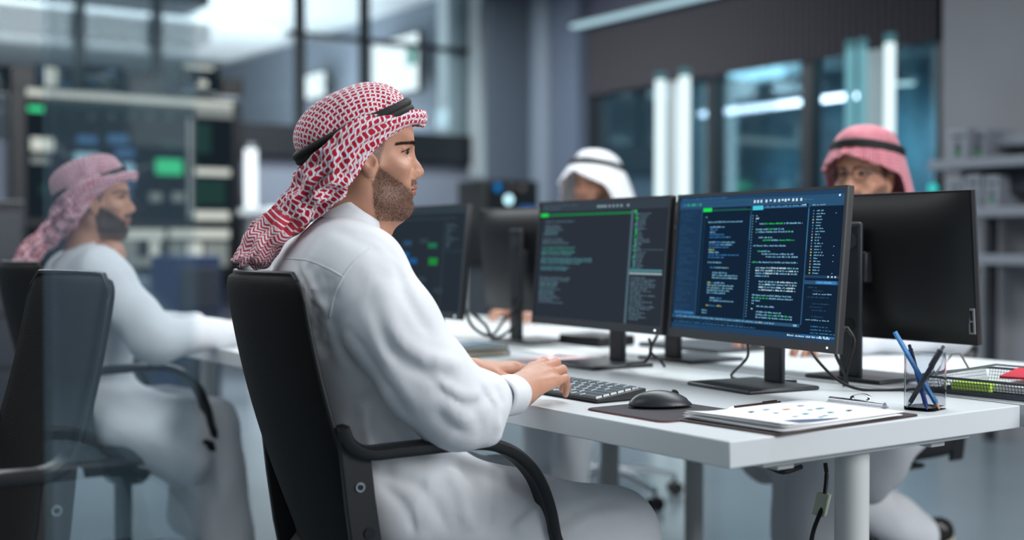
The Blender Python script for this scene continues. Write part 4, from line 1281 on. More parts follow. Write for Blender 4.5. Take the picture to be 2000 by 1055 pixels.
# --- monitor of the next seat
Cc = Screen(MW - .014, MH - .027, 3); r_ = Cc.r
Cc.rect(0, 0, 1, .06, 'cgrey2'); Cc.rect(0, .10, .9, .115, 'cgrey2'); Cc.rect(.14, .09, .22, .12, 'cgreen', 2)
Cc.rect(.77, .12, .78, 1, 'cgrey2'); Cc.rect(.78, .42, 1, .43, 'cgrey2')
for (u, v_, c) in ((.62, .49, 'cgreen'), (.60, .345, 'dgreen'), (.38, .50, 'cblue'), (.28, .44, 'cblue'), (.50, .30, 'cgrey2'), (.30, .32, 'dim'), (.5, .68, 'cgrey2'), (.36, .74, 'dim'), (.7, .78, 'cgrey2')):
    Cc.rect(u, v_, u + .10, v_ + (.05 if c != 'cgreen' else .07), c, 2)
for k in range(12): Cc.text(.80, .16 + k * .02, r_.randint(6, 22), 'gline', .006, .010)
monitor((.575, 1.825, .745), R(177), 'monitor showing a node chart, in front of the bearded man', Cc, 'cgrey')
# --- monitors of the opposite row, seen from behind
monitor((.862, .478, .745), R(1.5), 'black monitor seen from behind, at the desk end by the pen cup')
monitor((.850, 1.055, .745), R(0), 'monitor seen from behind, its square base between the two code screens')
monitor((.862, 1.790, .745), R(0), 'monitor seen from behind, between the node chart and the grey code screen')

# ================================================================ things on the desk
def cable(pts, r, label, cat='cable', grp=None):
    mb = MB(); mb.tube(crom(pts, 8), r, 8); o = mb.build('cable', RUBBER, smooth=180); tag(o, label, cat, grp); return o
# keyboard
kb = empty('keyboard', (.180, .69, .745), 0, 'slim black computer keyboard under the typing hands', 'keyboard')
XK = XF[kb.name]
mb = MB(); mb.prism([(-.062, .002), (.062, .002), (.062, .022), (.050, .022), (-.062, .008)], 'y', -.215, .215); mb.build('case', BLACKP, kb, bev=.0015)
KEY = mat('key_cap', (100, 115, 123), rough=.28, coat=.6, spec=.8)  # caps paler than black: grazing reflection put into the colour
rows_ = [(15, .0), (14, 1), (13, 2), (12, 3), (9, 4)]
nk_ = 0; kproto = None
for ri in range(6):
    xk = .041 - ri * .0182; zk = .008 + (xk + .062) / .112 * .014 + .0032
    kk = 15; w_tot = .418; y = -.209
    widths = [1.0] * 15
    if ri == 1: widths = [1] * 13 + [2]
    if ri == 2: widths = [1.5] + [1] * 12 + [1.5]
    if ri == 3: widths = [1.8] + [1] * 11 + [2.2]
    if ri == 4: widths = [2.3] + [1] * 10 + [2.7]
    if ri == 5: widths = [1.2, 1.1, 1.1, 5.6, 1.1, 1.1, 1, 1, 1.8]
    u = w_tot / sum(widths)
    y = .209
    for w in widths:
        mb = MB(); d_ = u * w
        mb._add([(xk - .008, y - d_ + .0015, zk - .006), (xk + .008, y - d_ + .0015, zk - .0045), (xk + .008, y - .0015, zk - .0045), (xk - .008, y - .0015, zk - .006),
                 (xk - .0068, y - d_ + .0028, zk), (xk + .0068, y - d_ + .0028, zk + .0015), (xk + .0068, y - .0028, zk + .0015), (xk - .0068, y - .0028, zk)],
                [(0, 3, 2, 1), (4, 5, 6, 7), (0, 1, 5, 4), (1, 2, 6, 5), (2, 3, 7, 6), (3, 0, 4, 7)])
        mb.build('key', KEY, kb, smooth=30); y -= d_
mb = MB(); mb.box((.040, -.205, -.001), (.055, -.18, .012)); mb.box((.040, .18, -.001), (.055, .205, .012)); mb.build('foot', BLACKP, kb)
# mouse pad and mouse
mb = MB(); mb.T = Matrix.Rotation(R(1), 4, 'Z'); mb.prism([(-.103 + dx * .0, dy * 0) for dx, dy in ()] or rrect(.205, .215, .02, 5), 'z', 0, .003)
o = mb.build('mouse_pad', [mat('pad_cloth', (46, 44, 50), rough=.8, bump=(600, .3, .0004))], smooth=30); o.location = (.150, .315, .7452); tag(o, 'dark rounded mouse pad with a reddish edge under the mouse', 'mouse pad')
mb = MB(); mb.tube([(x, y, .0) for x, y in rrect(.207, .217, .02, 5)], .0013, 6, closed=True); e_ = mb.build('pad_edge', mat('reddish_edge', (110, 50, 52), rough=.7), o, smooth=180); e_.location = (0, 0, .0010)
ms = SDF((-.065, -.04, -.01), (.065, .04, .05), .0016)
ms.ell((-.006, 0, .001), (.054, .031, .030), k=0)
ms.ell((.016, 0, .000), (.048, .030, .020), k=.02)
ms.clip((0, 0, -1), -.003)
V, F = ms.mesh(smooth_it=1)
mo = empty('computer_mouse', (.168, .352, .7484), R(-24), 'black computer mouse on the mouse pad', 'mouse')
mesh_obj('shell', V, F, mat('mouse_shell', (42, 46, 51), rough=.38, bump=(700, .2, .0003)), mo, smooth=180)
mb = MB(); mb.cyl((.028, -.004, .0235), (.028, .004, .0235), .0085, n=20); mb.build('scroll_wheel', BLACKS, mo)
mb = MB(); mb.tube([(.052 * math.cos(a) - .002, .0305 * math.sin(a), .0085) for a in [2 * math.pi * i / 40 for i in range(40)]], .0012, 6, closed=True); mb.build('trim_line', mat('grey_trim', (96, 100, 104), rough=.35, metal=.6), mo, smooth=180)
# clipboard with sheets
cbd = empty('clipboard', (.285, .118, .7452), R(3.5), 'dark clipboard with printed sheets and a metal clip at the desk corner', 'clipboard')
mb = MB(); mb.prism(rrect(.385, .232, .012, 4), 'z', .0003, .0032); mb.build('board', mat('clipboard_board', (52, 34, 36), rough=.5), cbd, bev=.0008)
PAPER = mat('paper', (238, 240, 242), rough=.85)
INKS = [mat('ink_navy', (70, 82, 112), rough=.8), mat('ink_teal', (110, 176, 184), rough=.8), mat('ink_orange', (230, 178, 140), rough=.8), mat('ink_grey', (170, 178, 188), rough=.8)]
for k, (dx, dy, rz) in enumerate(((-.010, .001, 0), (-.016, -.003, -.02), (-.006, .004, .025), (-.012, .0, .012), (-.008, -.002, -.008))):
    n = 18; V = []; F = []; z0 = .0038 + k * .0016
    for i in range(n + 1):
        for j in range(9):
            x = -.165 + .325 * i / n; y = -.108 + .216 * j / 8
            lift = .0045 * (max(0, (-x - .06)) / .1) ** 2 * (.3 + k * .25) + .001 * math.sin(9 * x + 14 * y + k)
            V.append((x * math.cos(rz) - y * math.sin(rz) + dx, x * math.sin(rz) + y * math.cos(rz) + dy, z0 + max(0, lift)))
    mesh_obj('sheet', V, grid_faces(n + 1, 9), PAPER, cbd, smooth=180, solid=.0006)
zt = .0038 + 4 * .0016 + .0022
for (x, y, w, d, c) in ((-.02, -.03, .022, .014, 1), (.03, -.045, .022, .014, 1), (.055, .0, .03, .012, 1), (.00, .03, .028, .013, 2), (-.03, .05, .024, .012, 3), (-.06, -.04, .02, .012, 3), (-.05, .01, .02, .012, 3), (.03, -.0, .02, .010, 3), (.06, .045, .022, .012, 3), (-.01, -.065, .02, .012, 3), (-.075, .045, .02, .012, 0), (.075, -.05, .02, .012, 0), (-.03, -.07, .018, .010, 1)):
    mb = MB(); mb.box((x, y, zt - .0004), (x + w * .62, y + d * .62, zt + .0001), m=0); mb.build('printed_block', INKS[c], cbd, smooth=0)
mb = MB(); mb.prism([(-.158, -.100), (-.02, -.100), (-.10, -.066), (-.158, -.060)], 'z', zt - .0004, zt + .0012, m=0)
mb.build('printed_block', INKS[0], cbd, smooth=0)
mb = MB(); mb.box((.155, -.060, .009), (.178, .060, .0125)); mb.cyl((.166, -.060, .014), (.166, .060, .014), .0065, n=16); mb.box((.160, -.052, .003), (.182, .052, .0095))
mb.sweep(crom([(.170, -.014, .016), (.180, -.018, .024), (.184, 0, .029), (.180, .018, .024), (.170, .014, .016)], 5), rrect(.008, .002, .0008, 2)); mb.build('clip', CHROME, cbd, smooth=50)
# pen beside the sheets
def pen(name, a, b, r, mats, label, tipc=True, group=None):
    a = Vector(a); b = Vector(b); L_ = (b - a).length; M = frame(a, b - a, (0, .02, 1)) 
    root = empty(name, a, 0, label, 'pen', group, M=None); root.matrix_world = M; XF[root.name] = M
    mb = MB(); mb.cyl((.012, 0, 0), (L_ * .93, 0, 0), r, n=12 if tipc else 6); mb.build('barrel', mats[0], root)
    mb = MB(); mb.cyl((0, 0, 0), (.012, 0, 0), r * .18, r * .95, n=12); mb.build('tip', mats[1], root)
    if len(mats) > 2:
        mb = MB(); mb.cyl((L_ * .93, 0, 0), (L_, 0, 0), r * .72, n=12); mb.build('push_button', mats[2], root)
        mb = MB(); mb.box((L_ * .66, -r * .35, r * .9), (L_ * .93, r * .35, r * 1.35)); mb.build('pocket_clip', mats[2], root)
    return root
BLUEP = mat('blue_lacquer', (48, 130, 196), rough=.3); BRONZE = mat('brown_metal_pen', (74, 54, 50), rough=.3, metal=.6); GOLDW = mat('sharpened_wood', (196, 140, 110), rough=.6)
pen('ballpoint_pen', (.246, .252, .7502), (.392, .262, .7502), .0042, [BRONZE, CHROME, BLACKS], 'brown ballpoint pen lying on the desk beside the clipboard')
# pen cup
ACR = mat('clear_acrylic', (226, 228, 232), rough=.04, trans=1.0, ior=1.12, spec=.6)
cup = empty('pen_cup', (.572, .070, .745), R(12), 'clear acrylic cup holding pens at the desk edge', 'pen cup')
o_ = rrect(.074, .058, .014, 5); i_ = rrect(.069, .053, .012, 5); V = []; F = []; n = len(o_)
for pts, z in ((o_, 0), (o_, .104), (i_, .104), (i_, .006)): V += [(x, y, z) for x, y in pts]
for k in range(3):
    for q in range(n): F.append((k * n + q, k * n + (q + 1) % n, (k + 1) * n + (q + 1) % n, (k + 1) * n + q))
F += [tuple(range(n - 1, -1, -1)), tuple(range(3 * n, 4 * n))]
mesh_obj('cup_wall', V, F, ACR, cup, smooth=40)
cz = .0125 + .745
def inb(px, py, d): return P(px, py, d)
pen('pencil', P(1835, 800, 2.283), P(1741, 637, 2.310), .0050, [BLUEP, GOLDW], 'long hexagonal blue pencil leaning out of the acrylic cup', False)
pen('pen', P(1811, 801, 2.272), P(1776, 674, 2.335), .0042, [mat('blue_ink_plastic', (30, 64, 140), rough=.25), mat('blue_ink_tip', (24, 70, 150), rough=.3), BLACKS], 'short dark blue pen with a black button, standing in the acrylic cup')
pen('ballpoint_pen', P(1772, 796, 2.300), P(1843, 676, 2.262), .0046, [mat('graphite_pen', (66, 68, 74), rough=.3, metal=.4), CHROME, STEEL], 'graphite ballpoint pen with a silver tip, crossing the others in the cup')
# wire tray
WIRE = mat('black_wire_mesh', (64, 70, 78), rough=.4, metal=.5)
tr = empty('letter_tray', (.930, .085, .745), R(4), 'black wire mesh letter tray on the far desk', 'letter tray')
def mesh_panel(mb, u0, u1, v0, v1, fn, st=.0065, r=.0007):
    n = int((u1 - u0) / st); m_ = int((v1 - v0) / st)
    for i in range(n + 1):
        u = u0 + (u1 - u0) * i / n; mb.cyl(fn(u, v0), fn(u, v1), r, n=3, cap=False)
    for j in range(m_ + 1):
        v = v0 + (v1 - v0) * j / m_; mb.cyl(fn(u0, v), fn(u1, v), r, n=3, cap=False)
lx, ly = .125, .165
mb = MB(); mesh_panel(mb, -lx, lx, -ly, ly, lambda u, v: (u, v, .006)); mb.build('tray_floor', WIRE, tr, smooth=0)
mb = MB()
mesh_panel(mb, -ly, ly, .006, .034, lambda u, v: (-lx - (v - .006) * .3, u, v)); mesh_panel(mb, -ly, ly, .006, .034, lambda u, v: (lx + (v - .006) * .3, u, v))
mesh_panel(mb, -lx, lx, .006, .034, lambda u, v: (u, ly + (v - .006) * .3, v)); mesh_panel(mb, -lx, lx, .006, .022, lambda u, v: (u, -ly - (v - .006) * .3, v))
mb.build('tray_wall', WIRE, tr, smooth=0)
mb = MB(); mb.tube([(x, y, .035) for x, y in rrect(lx * 2 + .018, ly * 2 + .018, .02, 4)], .0028, 8, closed=True); mb.tube([(x, y, .004) for x, y in rrect(lx * 2 + .004, ly * 2 + .004, .02, 4)], .0028, 8, closed=True)
mb.build('rim', WIRE, tr, smooth=180)
mb = MB(); mb.tube([(-lx - .008, ly - .03, .036), (-.05, ly - .02, .075), (-.02, ly - .02, .075), (.0, ly - .03, .04)], .0022, 8); mb.tube([(-lx - .008, ly - .02, .036), (-lx + .03, .02, .066), (-lx + .03, -.06, .066), (-lx - .005, -.13, .037)], .0022, 8)
mb.build('support_wire', mat('pale_wire', (170, 174, 178), rough=.3, metal=.7), tr, smooth=180)
NOTE = mat('green_note_paper', (190, 224, 96), rough=.8)
mb = MB(); mb.box((-.040, -.040, 0), (.040, .040, .014)); mb.box((-.039, -.041, .014), (.041, .039, .0165)); o = mb.build('sticky_notes', NOTE, smooth=20); o.location = (.872, .165, .7525); o.rotation_euler = (0, 0, .2); tag(o, 'pad of yellow-green sticky notes in the wire tray', 'sticky notes')
mb = MB(); mb.prism(rrect(.22, .20, .004, 2), 'z', 0, .005); mb.prism(rrect(.05, .03, .008, 3), 'z', .005, .011); o = mb.build('folder', mat('red_card', (190, 34, 56), rough=.5), smooth=30, bev=.001); o.location = (1.00, .055, .7835); o.rotation_euler = (0, R(-1.5), .35); tag(o, 'red folder on top of the wire tray', 'folder')
mb = MB()
for k in range(4): mb.box((-.085, -.12, k * .0035), (.085 - k * .004, .11, k * .0035 + .003))
o = mb.build('paper_stack', PAPER, smooth=0); o.location = (.950, .03, .7535); o.rotation_euler = (0, 0, .05); tag(o, 'stack of white paper lying in the wire tray', 'paper')
# books, papers, dock
for k, (c, w, d, h, rz, lab) in enumerate((((46, 54, 66), .23, .17, .016, .05, 'dark slate book at the bottom of the small stack'), ((60, 92, 116), .22, .165, .013, -.03, 'blue-grey book on top of the small stack'))):
    z = .7455 + (0, .0165)[k]
    bk_ = empty('book', (.455, 1.505, z), rz, lab + ' by the node chart monitor', 'book', 'stacked books')
    mb = MB(); mb.box((-w / 2, -d / 2, 0), (w / 2, d / 2, .0015)); mb.box((-w / 2, -d / 2, h - .0015), (w / 2, d / 2, h)); mb.box((w / 2 - .002, -d / 2, .0015), (w / 2, d / 2, h - .0015)); mb.build('cover', mat(f'book_cover_{k}', c, rough=.5), bk_)
    mb = MB(); mb.box((-w / 2 + .004, -d / 2 + .003, .0015), (w / 2 - .002, d / 2 - .003, h - .0015)); mb.build('pages', mat('book_pages', (196, 190, 170), rough=.9), bk_)
def sheet(px, py, w, d, rz, label, m=PAPER, z=.7462):
    p = PZ(px, py, z); mb = MB(); mb.box((-w / 2, -d / 2, 0), (w / 2, d / 2, .0012)); o = mb.build('paper_sheet', m, smooth=0); o.location = p; o.rotation_euler = (0, 0, rz); tag(o, label, 'paper', 'loose papers'); return o
sheet(1085, 702, .21, .15, .3, 'white sheet with pink print lying behind the left hand', mat('pinkish_print', (226, 196, 200), rough=.8))
sheet(1120, 688, .21, .26, -.2, 'plain white sheet by the stand of the grey code monitor')
mb = MB(); mb.box((-.07, -.10, 0), (.07, .10, .03)); o = mb.build('docking_station', BLACKS, smooth=30, bev=.005); o.location = PZ(1165, 672, .746); tag(o, 'small black docking box behind the grey code monitor', 'docking station')
mb = MB(); mb.prism(rrect(.26, .34, .01), 'z', 0, .012); o = mb.build('laptop', GREYP, smooth=30, bev=.003); o.location = Vector((1.20, 1.30, .7455)); tag(o, 'closed dark laptop on the far desk behind the code monitors', 'laptop')
# cables
cable([(.63, .45, .98), (.68, .46, .86), (.66, .40, .80), (.69, .33, .751), (.80, .25, .750)], .0032, 'black cable running down behind the blue code monitor')
cable([(.60, .56, .86), (.65, .60, .80), (.61, .61, .755), (.66, .56, .7495), (.70, .50, .7495)], .0032, 'black cable looping beside the stand of the blue code monitor')
cable([P(1653, 640, 2.66), P(1640, 655, 2.62), P(1632, 690, 2.63), P(1650, 730, 2.66), P(1655, 752, 2.68)], .0036, 'black cable hanging beside the stand at the desk end')
cable([P(1655, 640, 2.66), P(1668, 665, 2.63), P(1660, 700, 2.64), P(1648, 756, 2.68)], .0036, 'second black cable crossing the stand at the desk end')
cable([P(1268, 662, 2.95), P(1272, 680, 2.93), P(1262, 705, 2.9), P(1240, 709, 3.0), P(1225, 712, 3.05)], .0036, 'black cable dropping between the two code monitors')
cable([P(1284, 655, 2.95), P(1270, 685, 2.93), P(1290, 705, 2.93), P(1298, 716, 2.95)], .0036, 'black cable crossing below the grey code monitor')
cable([P(1612, 905, 2.27), P(1614, 935, 2.27), P(1606, 990, 2.25), P(1585, 1055, 2.23), P(1578, 1180, 2.23)], .0040, 'thick black power cable hanging beside the front desk leg')
cable([P(1500, 912, 2.20), P(1530, 922, 2.18), P(1565, 912, 2.2)], .0045, 'short black cable loop under the desk corner')
cable([P(905, 600, 3.55), P(925, 640, 3.5), P(960, 655, 3.6), P(985, 625, 3.8), P(1010, 600, 3.83)], .005, 'black cable looping between the monitors of the next seat')
cable([P(920, 610, 3.6), P(948, 635, 3.55), P(965, 660, 3.6), P(1000, 640, 3.8), P(1015, 590, 3.83)], .005, 'second black cable looping between the monitors of the next seat')
o = MB().box((-.016, -.010, -.02), (.016, .010, .02)).build('cable_tag', mat('pale_paper_tag', (170, 176, 160), rough=.8), smooth=0, solid=None); o.location = P(1605, 985, 2.262); o.rotation_euler = (.2, .1, .5); tag(o, 'pale tag wrapped round the thick power cable', 'tag')
# ================================================================ the room
def S_(o): o['kind'] = 'structure'; return o
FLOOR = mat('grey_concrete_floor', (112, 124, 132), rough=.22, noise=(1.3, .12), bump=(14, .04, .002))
WALLG = mat('blue_grey_wall', (112, 118, 134), rough=.8, noise=(1.5, .06))
WALLD = mat('dark_frame', (26, 32, 38), rough=.5)
CONC = mat('concrete', (130, 132, 138), rough=.85, noise=(2.2, .12), bump=(30, .2, .003))
CEIL = mat('white_ceiling', (214, 222, 226), rough=.8)
CEILG = mat('grey_ceiling', (92, 96, 106), rough=.85, noise=(.8, .08))
mb = MB(); mb.box((-7, -4.5, -.1), (5.6, 16, 0)); S_(mb.build('floor', FLOOR, smooth=0))
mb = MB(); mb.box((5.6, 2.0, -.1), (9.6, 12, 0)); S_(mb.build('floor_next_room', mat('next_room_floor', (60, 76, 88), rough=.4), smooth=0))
# ceiling of the hall (grey) and of the room behind the glass (white)
mb = MB(); mb.box((1.2, -4.5, 3.62), (5.6, 9.0, 3.75)); mb.box((-7, -4.5, 3.62), (1.2, 9.0, 3.75)); S_(mb.build('ceiling', CEILG, smooth=0))
# back wall (y = 9): solid below, glazed above
YB = 9.0
def zat(py, x=None, px=700): return PY(px, py, YB).z
xl, xr = -7.0, 5.6
mb = MB(); mb.box((xl, YB, 0), (xr, YB + .15, 1.88)); S_(mb.build('wall_back', WALLG, smooth=0))
mb = MB(); mb.box((PY(440, 250, YB).x, YB - .10, 1.84), (PY(955, 250, YB).x, YB - .001, 2.12)); S_(mb.build('trim_1', WALLD, smooth=0, bev=.01))
mb = MB(); mb.box((PY(560, 0, YB).x, YB - .06, 2.93), (PY(955, 0, YB).x, YB + .02, 2.975)); S_(mb.build('trim_2', WALLD, smooth=0))
k = 0
for px, w in ((155, .06), (305, .06), (583, .07), (709, .07), (932, .09)):
    p = PY(px, 200, YB); k += 1
    mb = MB(); mb.box((p.x - w / 2, YB - .08, 1.88), (p.x + w / 2, YB + .02, 3.62)); S_(mb.build(f'window_{k}_mullion' if False else f'trim_{k+2}', WALLD, smooth=0))
GLASS = bpy.data.materials.new('clear_partition_glass'); GLASS.use_nodes = True
def glassmat(m, tint, refl, veil, veilc):  # diffuse share stands in for the veil of reflected light
    N = m.node_tree.nodes; L = m.node_tree.links
    for n in list(N): N.remove(n)
    t = N.new('ShaderNodeBsdfTransparent'); t.inputs[0].default_value = (*tint, 1)
    g = N.new('ShaderNodeBsdfGlossy'); g.inputs['Roughness'].default_value = .04; g.inputs[0].default_value = (.9, .97, 1, 1)
    d = N.new('ShaderNodeBsdfDiffuse'); d.inputs[0].default_value = (*lin(veilc), 1)
    f = N.new('ShaderNodeFresnel'); f.inputs[0].default_value = 1.45
    ml = N.new('ShaderNodeMath'); ml.operation = 'MULTIPLY'; ml.inputs[1].default_value = refl; ml.use_clamp = True
    L.new(f.outputs[0], ml.inputs[0])
    m1 = N.new('ShaderNodeMixShader'); m1.inputs[0].default_value = veil; L.new(t.outputs[0], m1.inputs[1]); L.new(d.outputs[0], m1.inputs[2])
    m2 = N.new('ShaderNodeMixShader'); L.new(ml.outputs[0], m2.inputs[0]); L.new(m1.outputs[0], m2.inputs[1]); L.new(g.outputs[0], m2.inputs[2])
    o = N.new('ShaderNodeOutputMaterial'); L.new(m2.outputs[0], o.inputs[0])
glassmat(GLASS, (.93, .97, .98), .7, .03, (190, 205, 215))
mb = MB(); mb.box((xl, YB + .03, 2.12), (xr, YB + .04, 3.62)); S_(mb.build('window_1', GLASS, smooth=0))
# room behind the glass
mb = MB(); mb.box((-7, YB + .2, 3.62), (5.55, 19, 3.75)); S_(mb.build('ceiling_back', CEIL, smooth=0))
mb = MB(); mb.box((5.45, YB + .2, 1.5), (5.6, 19, 3.62)); S_(mb.build('wall_right_back', mat('wall_grey_light', (134, 144, 158), rough=.8), smooth=0))
mb = MB(); mb.box((-7, 18.9, 1.5), (5.5, 19.05, 3.62)); S_(mb.build('wall_far', mat('wall_pale', (170, 180, 188), rough=.8), smooth=0))
mb = MB(); mb.box((-7, YB + .2, 1.75), (5.6, 19, 1.86)); S_(mb.build('floor_upper', mat('upper_floor', (120, 130, 140), rough=.5), smooth=0))
for k, (y0, y1, z0) in enumerate(((10.2, 10.9, 3.36), (12.6, 13.2, 3.40))):
    mb = MB(); mb.box((-7, y0, z0), (PY(410, 30, y0).x, y1, 3.62)); S_(mb.build(f'ceiling_beam_{k+1}', mat('dark_beam', (40, 46, 54), rough=.7), smooth=0))
PIL = mat('white_pillar', (198, 208, 212), rough=.7)
for k, (a, b, y) in enumerate(((875, 928, 9.10), (937, 961, 8.75))):
    x0 = PY(a, 100, y).x; x1 = PY(b, 100, y).x
    mb = MB(); mb.box((x0, y, 1.86 if k == 0 else 0), (x1, y + .2, 3.62)); o = mb.build('pillar', PIL, smooth=0); tag(o, ('wide' if k == 0 else 'narrow') + ' white pillar behind the upper glazing beside the grey column', 'pillar', 'white pillars')
# televisions on the side wall upstairs
def wall_tv(pa, pb, x, z0, z1, label):
    ya = PX(pa, 150, x).y; yb = PX(pb, 150, x).y; y0, y1 = min(ya, yb), max(ya, yb)
    root = empty('television', (x, (y0 + y1) / 2, z0), 0, label, 'television', 'televisions upstairs')
    mb = MB(); mb.box((x, y0 - .03, z0 - .03), (x + .06, y1 + .03, z1 + .03)); mb.build('case', BLACKS, root, True, bev=.01)
    mb = MB(); mb.box((x + .06, (y0 + y1) / 2 - .06, z0 + .05), (5.45, (y0 + y1) / 2 + .06, z1 - .05)); mb.build('wall_mount', GREYP, root, True)
    mb = MB(); mb.box((x - .004, y0, z0), (x, y1, z1)); mb.box((x - .006, y0 + .02, z0 + (z1 - z0) * .45), (x - .004, y0 + (y1 - y0) * .22, z1 - .12), m=1); mb.build('screen', [glow('tv_white', (236, 248, 252), 1.5), glow('tv_green', (90, 160, 150), 1)], root, True, smooth=0)
pz = lambda px, py, x: PX(px, py, x).z
wall_tv(728, 816, 5.2, pz(728, 192, 5.2), pz(728, 88, 5.2), 'large bright white television on the upstairs side wall')
wall_tv(593, 634, 5.2, pz(593, 195, 5.2), pz(593, 150, 5.2), 'smaller bright television further along the upstairs side wall')
# video wall left
def vwall():
    y = 8.75
    L0, R0 = PY(48, 300, y).x, PY(458, 300, y).x
    zt, zb = PY(250, 200, y).z, PY(250, 560, y).z
    root = empty('video_wall', ((L0 + R0) / 2, y, 0), 0, 'large dark video wall with node chart on the back wall', 'screen')
    mb = MB(); mb.box((L0 - .1, y, zb), (R0 + .06, y + .12, zt + .06)); mb.build('case', BLACKS, root, True, bev=.01)
    cols = {'bg': (24, 33, 40), 'w': (206, 212, 204), 'wd': (130, 138, 136), 'g': (70, 220, 150), 'gd': (34, 60, 58), 'b': (70, 110, 150), 'bb': (160, 210, 230), 'ln': (92, 104, 108)}
    mats = [glow('vw_' + k_, c, 1) for k_, c in cols.items()]; ix = {k_: i for i, k_ in enumerate(cols)}
    mb = MB()
    def q(x0, y0, x1, y1, c, l=1):
        a = PY(x0, y0, y - .002 * l); b = PY(x1, y1, y - .002 * l)
        mb.box((min(a.x, b.x), y - .002 * l - .001, min(a.z, b.z)), (max(a.x, b.x), y - .002 * l, max(a.z, b.z)), m=ix[c])
    q(50, 196, 455, 432, 'bg'); q(52, 186, 455, 200, 'w', 2); q(380, 201, 455, 232, 'wd', 2)
    q(55, 206, 86, 219, 'g', 2); q(90, 208, 370, 220, 'gd', 2); q(366, 232, 376, 425, 'wd', 2)
    for (a, b, c, d, e) in ((60, 268, 106, 296, 'w'), (60, 306, 98, 320, 'wd'), (150, 264, 190, 282, 'b'), (210, 262, 250, 282, 'b'), (225, 290, 262, 308, 'b'), (146, 298, 192, 316, 'bb'), (315, 274, 358, 294, 'gd'), (304, 310, 356, 342, 'g'), (292, 376, 316, 394, 'wd'), (336, 376, 360, 394, 'wd'), (380, 328, 450, 344, 'w'), (382, 350, 440, 400, 'gd'), (378, 412, 448, 430, 'w'), (240, 320, 262, 340, 'bb'), (238, 350, 262, 366, 'b'), (240, 372, 256, 390, 'b'), (382, 240, 412, 300, 'gd'), (78, 360, 96, 380, 'gd')): q(a, b, c, d, e, 3)
    for k in range(7): q(100 + k * 38, 222, 106 + k * 38, 234, 'gd' if k < 2 else 'ln', 3)
    q(50, 440, 140, 520, 'bg', 1)
    for (a, b, c, d, e) in ((242, 448, 322, 468, 'w'), (330, 448, 448, 466, 'w'), (215, 470, 268, 500, 'wd'), (245, 502, 300, 520, 'wd'), (292, 470, 312, 520, 'w'), (330, 474, 360, 520, 'wd'), (365, 474, 395, 500, 'w'), (400, 474, 445, 520, 'wd')): q(a, b, c, d, e, 3)
    mb.build('screen_image', mats, root, True, smooth=0)
    cb = MB(); pts = [PY(a, b, y - .008) for a, b in ((108, 282), (125, 300), (146, 308))]; cb.tube(crom(pts, 6), .010, 6); pts = [PY(a, b, y - .008) for a, b in ((258, 336), (280, 326), (304, 324))]; cb.tube(crom(pts, 6), .010, 6); cb.build('chart_line', mats[ix['ln']], root, True, smooth=180)
    # row of equipment screens above
    for i, (a, b) in enumerate(((-10, 22), (70, 145), (158, 246), (358, 432))):
        r2 = empty('rack_monitor', (PY((a + b) / 2, 150, y).x, y, zt + .05), 0, ('dark rack screen at the picture edge above the video wall', 'rack screen with a bright white window above the video wall', 'wide rack screen with teal text above the video wall', 'rack screen with pale bars over the end of the video wall')[i], 'screen', 'rack screens')
        aa = PY(a, 124, y); bb = PY(b, 182, y)
        m1 = MB(); m1.box((aa.x, y + .02, bb.z), (bb.x, y + .10, aa.z)); m1.build('case', BLACKS, r2, True, bev=.008)
        m1 = MB(); rr = random.Random(i + 4)
        w_ = bb.x - aa.x; h_ = aa.z - bb.z
        m1.box((aa.x + .01, y + .015, bb.z + .01), (bb.x - .01, y + .02, aa.z - .01), m=0)
        for q_ in range(10):
            u = rr.random() * .75; v_ = rr.random() * .8; ww = .06 + rr.random() * .16; hh = .05 + rr.random() * .10
            m1.box((aa.x + w_ * u, y + .011, bb.z + h_ * v_), (aa.x + w_ * (u + ww), y + .015, bb.z + h_ * min(1, v_ + hh)), m=rr.choice((2, 5, 7, 4)))
        if i == 1: m1.box((aa.x + w_ * .25, y + .006, bb.z + h_ * .2), (aa.x + w_ * .56, y + .01, bb.z + h_ * .9), m=1)
        if i == 3: m1.box((aa.x + w_ * .02, y + .006, bb.z + h_ * .85), (aa.x + w_ * .8, y + .01, bb.z + h_ * .97), m=1); m1.box((aa.x + w_ * .40, y + .006, bb.z + h_ * .2), (aa.x + w_ * .64, y + .01, bb.z + h_ * .42), m=1)
        m1.build('screen_image', mats, r2, True, smooth=0)
    for i, (a, b, t0) in enumerate(((20, 70, 128), (250, 302, 140), (432, 474, 152))):
        aa = PY(a, t0, y + .05); bb = PY(b, 190, y + .05); m1 = MB(); m1.box((aa.x, y + .03, bb.z), (bb.x, y + .25, aa.z)); o = m1.build('loudspeaker', BLACKS, smooth=30, bev=.01)
        tag(o, ('black speaker box near the edge above the video wall', 'black speaker box over the middle of the video wall', 'black speaker box over the end of the video wall')[i], 'speaker', 'black boxes above the video wall')
vwall()
